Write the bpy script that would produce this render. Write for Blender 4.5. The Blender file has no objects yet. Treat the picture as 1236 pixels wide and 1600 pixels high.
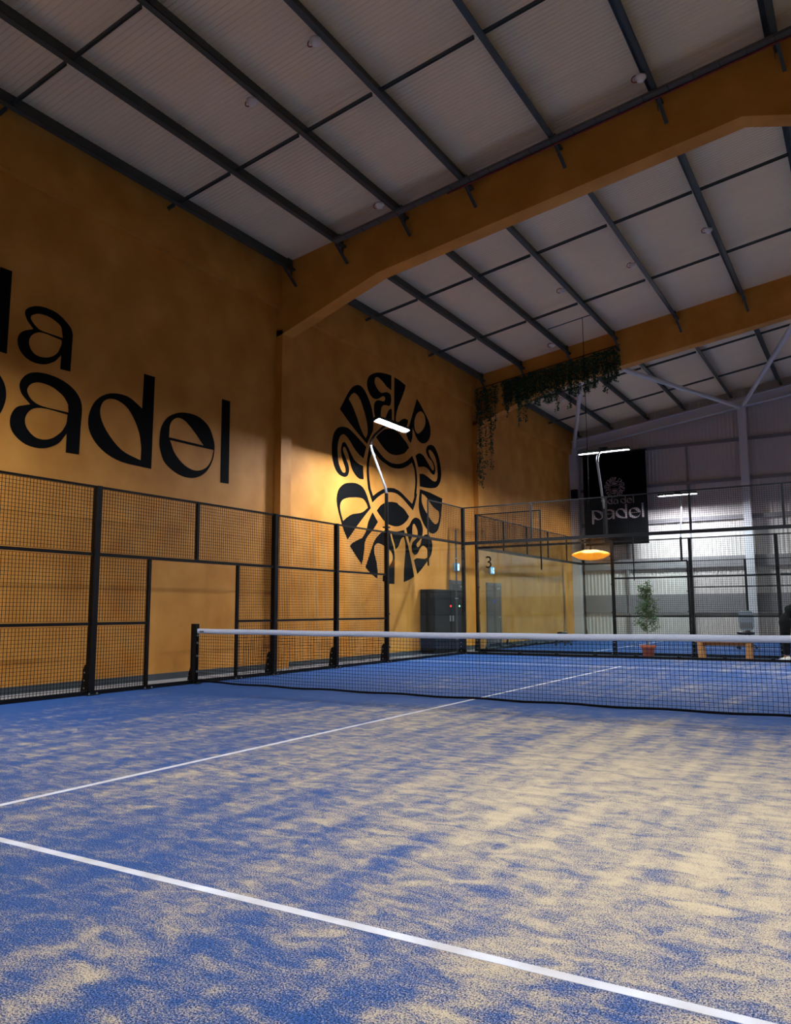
import bpy, bmesh, math, random
from mathutils import Vector, Matrix
rnd = random.Random(7)
scene = bpy.context.scene
# ------------------------------------------------------------------ camera, world, exposure
CP = (4.64248478, -9.52093875, 1.15931012)
yaw, pitch, roll, FPX = -0.544401627, 0.125198657, -0.00467353893, 1232.08957
fw = Vector((math.sin(yaw)*math.cos(pitch), math.cos(yaw)*math.cos(pitch), math.sin(pitch)))
r0 = Vector((math.cos(yaw), -math.sin(yaw), 0)); u0 = r0.cross(fw)
rr = math.cos(roll)*r0 + math.sin(roll)*u0; uu = -math.sin(roll)*r0 + math.cos(roll)*u0
cam = bpy.data.cameras.new('camera'); camo = bpy.data.objects.new('camera', cam)
scene.collection.objects.link(camo); scene.camera = camo
cam.sensor_fit = 'HORIZONTAL'; cam.sensor_width = 36.0; cam.lens = 36.0*FPX/1236.0
cam.clip_start = 0.05; cam.clip_end = 200
m = Matrix((rr, uu, -fw)).transposed().to_4x4(); m.translation = CP; camo.matrix_world = m
w = bpy.data.worlds.new('world'); scene.world = w; w.use_nodes = True
w.node_tree.nodes['Background'].inputs[0].default_value = (0.5, 0.6, 0.8, 1)
w.node_tree.nodes['Background'].inputs[1].default_value = 0.05
vs = scene.view_settings; vs.view_transform = 'Standard'; vs.look = 'None'; vs.gamma = 1; vs.use_curve_mapping = False
vs.exposure = 0.0
LAMP = 1230.0            # radiance of the LED strips of the court floodlights
# ------------------------------------------------------------------ helpers
col = scene.collection
def lin(c):
    return tuple(((x/255)/12.92 if x/255 <= .04045 else ((x/255+.055)/1.055)**2.4) for x in c)+(1,)
MATS = {}
def mat(name, rgb, rough=.6, metal=0, noise=0, nscale=3, bump=0, bscale=60, emit=0, spec=.5, rgb2=None, stretch=(1,1,1)):
    if name in MATS: return MATS[name]
    M = bpy.data.materials.new(name); M.use_nodes = True; nt = M.node_tree; N = nt.nodes; b = N['Principled BSDF']
    c = lin(rgb)
    b.inputs['Base Color'].default_value = c; b.inputs['Roughness'].default_value = rough
    b.inputs['Metallic'].default_value = metal; b.inputs['Specular IOR Level'].default_value = spec
    tc = N.new('ShaderNodeTexCoord'); mp = N.new('ShaderNodeMapping'); mp.inputs['Scale'].default_value = stretch
    nt.links.new(tc.outputs['Object'], mp.inputs['Vector'])
    if noise or rgb2:
        n = N.new('ShaderNodeTexNoise'); n.inputs['Scale'].default_value = nscale; n.inputs['Detail'].default_value = 6
        nt.links.new(mp.outputs[0], n.inputs['Vector'])
        cr = N.new('ShaderNodeValToRGB'); e = cr.color_ramp.elements
        c2 = lin(rgb2) if rgb2 else tuple(min(1, x*(1+noise)) for x in c[:3])+(1,)
        c1 = c if rgb2 else tuple(x*(1-noise) for x in c[:3])+(1,)
        e[0].position = .3; e[0].color = c1; e[1].position = .72; e[1].color = c2
        nt.links.new(n.outputs['Fac'], cr.inputs[0]); nt.links.new(cr.outputs[0], b.inputs['Base Color'])
    if bump:
        n2 = N.new('ShaderNodeTexNoise'); n2.inputs['Scale'].default_value = bscale; n2.inputs['Detail'].default_value = 4
        nt.links.new(mp.outputs[0], n2.inputs['Vector'])
        bp = N.new('ShaderNodeBump'); bp.inputs['Strength'].default_value = bump; bp.inputs['Distance'].default_value = .02
        nt.links.new(n2.outputs['Fac'], bp.inputs['Height']); nt.links.new(bp.outputs[0], b.inputs['Normal'])
    if emit:
        b.inputs['Emission Color'].default_value = c; b.inputs['Emission Strength'].default_value = emit
    MATS[name] = M; return M
def tag(o, label=None, cat=None, group=None, kind=None):
    if label: o['label'] = label
    if cat: o['category'] = cat
    if group: o['group'] = group
    if kind: o['kind'] = kind
    return o
def empty(name, loc=(0,0,0), rz=0):
    o = bpy.data.objects.new(name, None); o.location = loc; o.rotation_euler = (0,0,rz); o.empty_display_size = .2
    col.objects.link(o); return o
def obj(name, me, parent=None, loc=(0,0,0), rot=(0,0,0)):
    o = bpy.data.objects.new(name, me); o.location = loc; o.rotation_euler = rot; col.objects.link(o)
    if parent: o.parent = parent
    return o
class MB:
    """collects shapes, builds one mesh"""
    def __init__(s): s.v = []; s.f = []; s.sm = []
    def add(s, v, f, smooth=False):
        n = len(s.v); s.v += [tuple(p) for p in v]; s.f += [tuple(i+n for i in q) for q in f]; s.sm += [smooth]*len(f)
    def box(s, a, b):
        x0,y0,z0 = a; x1,y1,z1 = b
        s.add([(x0,y0,z0),(x1,y0,z0),(x1,y1,z0),(x0,y1,z0),(x0,y0,z1),(x1,y0,z1),(x1,y1,z1),(x0,y1,z1)],
              [(3,2,1,0),(4,5,6,7),(0,1,5,4),(1,2,6,5),(2,3,7,6),(3,0,4,7)])
    def cbox(s, c, d): s.box([c[i]-d[i]/2 for i in range(3)], [c[i]+d[i]/2 for i in range(3)])
    def bar(s, p, q, w, h=None, up=(0,0,1)):
        p = Vector(p); q = Vector(q); h = h or w; d = (q-p).normalized(); u = Vector(up)
        if abs(d.dot(u)) > .98: u = Vector((0,1,0))
        r = d.cross(u).normalized()*w/2; t = r.cross(d).normalized()*h/2
        s.add([p-r-t,p+r-t,p+r+t,p-r+t,q-r-t,q+r-t,q+r+t,q-r+t],[(0,1,2,3),(7,6,5,4),(4,5,1,0),(5,6,2,1),(6,7,3,2),(7,4,0,3)])
    def tube(s, pts, rads, n=8, cap=True):
        pts = [Vector(p) for p in pts]
        if not hasattr(rads, '__len__'): rads = [rads]*len(pts)
        vs_ = []; up = Vector((0,0,1)); prev = None
        for i, p in enumerate(pts):
            d = (pts[min(i+1,len(pts)-1)]-pts[max(i-1,0)]).normalized()
            if prev is None:
                a = up if abs(d.dot(up)) < .95 else Vector((1,0,0)); r = d.cross(a).normalized()
            else: r = (prev-d*prev.dot(d)).normalized()
            prev = r; t = d.cross(r)
            for k in range(n):
                an = 2*math.pi*k/n; vs_.append(p+(r*math.cos(an)+t*math.sin(an))*rads[i])
        fs = []
        for i in range(len(pts)-1):
            for k in range(n):
                fs.append((i*n+k, i*n+(k+1)%n, (i+1)*n+(k+1)%n, (i+1)*n+k))
        s.add(vs_, fs, True)
        if cap:
            m_ = len(pts)-1
            s.add([vs_[k] for k in range(n)], [tuple(range(n))[::-1]]); s.add([vs_[m_*n+k] for k in range(n)], [tuple(range(n))])
    def lathe(s, prof, n=16, c=(0,0,0), smooth=True):
        vs_ = [(c[0]+r*math.cos(2*math.pi*k/n), c[1]+r*math.sin(2*math.pi*k/n), c[2]+z) for r,z in prof for k in range(n)]
        fs = [(i*n+k, i*n+(k+1)%n, (i+1)*n+(k+1)%n, (i+1)*n+k) for i in range(len(prof)-1) for k in range(n)]
        s.add(vs_, fs, smooth)
    def prism(s, poly, axis, a, b):
        """poly 2-D; axis 'x': poly=(y,z); 'y': poly=(x,z); 'z': poly=(x,y)"""
        def P(q, t): return (t,q[0],q[1]) if axis=='x' else ((q[0],t,q[1]) if axis=='y' else (q[0],q[1],t))
        n = len(poly); v = [P(q,a) for q in poly]+[P(q,b) for q in poly]
        s.add(v, [tuple(range(n))[::-1], tuple(range(n,2*n))]+[(i,(i+1)%n,(i+1)%n+n,i+n) for i in range(n)])
    def mesh(s, name, M, recalc=True):
        me = bpy.data.meshes.new(name); me.from_pydata(s.v, [], s.f); me.materials.append(M)
        if recalc:
            bm = bmesh.new(); bm.from_mesh(me); bmesh.ops.recalc_face_normals(bm, faces=bm.faces); bm.to_mesh(me); bm.free()
        if any(s.sm): me.polygons.foreach_set('use_smooth', s.sm)
        me.update(); return me
    def build(s, name, M, parent=None, loc=(0,0,0), rot=(0,0,0), bevel=0):
        o = obj(name, s.mesh(name, M), parent, loc, rot)
        if bevel:
            md = o.modifiers.new('bevel','BEVEL'); md.width = bevel; md.segments = 2; md.limit_method = 'ANGLE'
        return o
def boxo(name, a, b, M, parent=None, bevel=0):
    q = MB(); q.box(a, b); return q.build(name, M, parent, bevel=bevel)
CACHE = {}
def shared(key, fn):
    if key not in CACHE: CACHE[key] = fn()
    return CACHE[key]
# ------------------------------------------------------------------ materials
def turf_material(bias=0.0):
    M = bpy.data.materials.new('sanded_blue_turf'); M.use_nodes = True; nt = M.node_tree; N = nt.nodes; L = nt.links; b = N['Principled BSDF']
    tc = N.new('ShaderNodeTexCoord')
    def noise(scale, detail, st, rough=.55, dist=0):
        mp = N.new('ShaderNodeMapping'); mp.inputs['Scale'].default_value = st; L.new(tc.outputs['Object'], mp.inputs[0])
        n = N.new('ShaderNodeTexNoise'); n.inputs['Scale'].default_value = scale; n.inputs['Detail'].default_value = detail
        n.inputs['Roughness'].default_value = rough; n.inputs['Distortion'].default_value = dist; L.new(mp.outputs[0], n.inputs['Vector']); return n.outputs['Fac']
    def math_(op, a, c, clamp=False):
        q = N.new('ShaderNodeMath'); q.operation = op; q.use_clamp = clamp
        for i, x in enumerate((a, c)):
            if isinstance(x, (int, float)): q.inputs[i].default_value = x
            elif x is not None: L.new(x, q.inputs[i])
        return q.outputs[0]
    sep = N.new('ShaderNodeSeparateXYZ'); L.new(tc.outputs['Object'], sep.inputs[0])
    big = noise(.55, 3, (1.0, .5, 1)); streak = noise(1.7, 6, (2.4, .28, 1), .62); mid = noise(7.0, 10, (.7, 1.35, 1), .72, .6); grain = noise(150, 2, (1,1,1), .8); grain2 = noise(420, 2, (1,1,1), .8)
    # sand lies thick where it is played and brushed, thin along the fence and under the net
    ax = math_('ABSOLUTE', math_('SUBTRACT', sep.outputs[0], 2.2), None)
    edge = math_('MULTIPLY', math_('POWER', math_('DIVIDE', ax, 7.0, True), 2.0), .36)
    ay = math_('ABSOLUTE', sep.outputs[1], None)
    netd = math_('MULTIPLY', math_('SUBTRACT', 1.0, math_('DIVIDE', ay, 1.6, True)), .30)
    s = math_('MULTIPLY', big, .5); s = math_('ADD', s, math_('MULTIPLY', streak, .62)); s = math_('ADD', s, math_('MULTIPLY', mid, 1.15))
    farside = math_('MULTIPLY', math_('DIVIDE', math_('ADD', sep.outputs[1], 1.0), 3.0, True), .17)
    near_ = math_('MULTIPLY', math_('DIVIDE', math_('SUBTRACT', -5.6, sep.outputs[1]), 2.0, True), .19)
    rgt = math_('MULTIPLY', math_('DIVIDE', math_('SUBTRACT', sep.outputs[0], 1.6), 2.2, True), math_('MULTIPLY', math_('DIVIDE', math_('SUBTRACT', -1.0, sep.outputs[1]), 2.5, True), .155))
    s = math_('ADD', s, rgt)
    s = math_('SUBTRACT', math_('SUBTRACT', math_('SUBTRACT', s, farside), near_), bias)
    s = math_('SUBTRACT', s, edge); s = math_('SUBTRACT', s, netd)
    s = math_('ADD', s, math_('MULTIPLY', math_('SUBTRACT', grain, .5), 1.5)); s = math_('ADD', s, math_('MULTIPLY', math_('SUBTRACT', grain2, .5), 1.3))
    cr = N.new('ShaderNodeValToRGB'); e = cr.color_ramp.elements; e[0].position = 0; e[1].position = 1; mr = N.new('ShaderNodeMapRange'); mr.inputs[1].default_value = 1.10; mr.inputs[2].default_value = 1.26; L.new(s, mr.inputs[0]); L.new(mr.outputs[0], cr.inputs[0])
    blue = N.new('ShaderNodeValToRGB'); q = blue.color_ramp.elements; q[0].color = lin((10,25,52)); q[1].color = lin((38,88,152)); q[0].position=.40; q[1].position=.58; L.new(grain, blue.inputs[0])  # dark end paints the shade in gaps between fibres into the blue
    sand = N.new('ShaderNodeValToRGB'); q = sand.color_ramp.elements; q[0].color = lin((166,146,114)); q[1].color = lin((206,188,152)); L.new(grain2, sand.inputs[0])
    mx = N.new('ShaderNodeMix'); mx.data_type = 'RGBA'; L.new(cr.outputs[0], mx.inputs[0]); L.new(blue.outputs[0], mx.inputs[6]); L.new(sand.outputs[0], mx.inputs[7])
    L.new(mx.outputs[2], b.inputs['Base Color']); b.inputs['Roughness'].default_value = .85; b.inputs['Specular IOR Level'].default_value = .2
    bp = N.new('ShaderNodeBump'); bp.inputs['Strength'].default_value = .6; bp.inputs['Distance'].default_value = .006; L.new(grain, bp.inputs['Height']); L.new(bp.outputs[0], b.inputs['Normal'])
    return M
def glass_material():
    M = bpy.data.materials.new('toughened_glass'); M.use_nodes = True; nt = M.node_tree; N = nt.nodes; N.clear()
    out = N.new('ShaderNodeOutputMaterial'); tr = N.new('ShaderNodeBsdfTransparent'); tr.inputs[0].default_value = (.93,.965,.95,1)
    gl = N.new('ShaderNodeBsdfGlossy'); gl.inputs['Roughness'].default_value = .02
    fr = N.new('ShaderNodeFresnel'); fr.inputs[0].default_value = 1.5; mx = N.new('ShaderNodeMixShader')
    ge = N.new('ShaderNodeNewGeometry'); sb = N.new('ShaderNodeMath'); sb.operation = 'SUBTRACT'; sb.inputs[0].default_value = 1; nt.links.new(ge.outputs['Backfacing'], sb.inputs[1])
    ml = N.new('ShaderNodeMath'); ml.operation = 'MULTIPLY'; nt.links.new(fr.outputs[0], ml.inputs[0]); nt.links.new(sb.outputs[0], ml.inputs[1])
    nt.links.new(ml.outputs[0], mx.inputs[0]); nt.links.new(tr.outputs[0], mx.inputs[1]); nt.links.new(gl.outputs[0], mx.inputs[2]); nt.links.new(mx.outputs[0], out.inputs[0])
    return M
TURF = turf_material(); TURF3 = turf_material(.3); GLASS = glass_material()
OCHRE = mat('ochre_stucco', (186,122,42), .66, spec=.3, rgb2=(216,152,68), nscale=1.3, bump=.12, bscale=7)
BLACKP = mat('black_paint', (9,10,10), .9, spec=.12)
STEEL = mat('black_powder_coat', (7,8,9), .5, spec=.22)
WIRE = mat('black_wire', (9,9,10), .7, spec=.15)
PURLIN = mat('grey_green_steel', (60,67,63), .5, noise=.12, nscale=1.5)
SHEET = mat('white_roof_sheet', (236,216,182), .7, noise=.04, nscale=.6)
CLAD = mat('pale_grey_cladding', (200,192,184), .6, noise=.04, nscale=.7)
RAILG = mat('grey_sheeting_rail', (128,124,124), .6, noise=.06)
WHITEST = mat('white_painted_steel', (205,205,206), .5)
CONC = mat('grey_concrete', (122,120,118), .8, noise=.18, nscale=2.5, bump=.15, bscale=30)
SKIRT = mat('dark_grey_skirting', (62,68,70), .6)
LINE = mat('sand_dusted_white_line', (178,172,164), .85, rgb2=(206,207,211), nscale=5, bump=.2, bscale=300)
BAND = mat('white_net_tape', (192,198,210), .75, noise=.05, nscale=20, bump=.4, bscale=45, stretch=(1,1,3))
NETM = mat('black_net_cord', (9,9,11), .9, spec=.1)
LED = mat('white_led_strip', (236,241,255), .5, emit=LAMP)
GREYM = mat('galvanised_grey', (150,152,152), .4, metal=.6)
CHROME = mat('steel_bolt', (190,190,188), .3, metal=.9)
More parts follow.
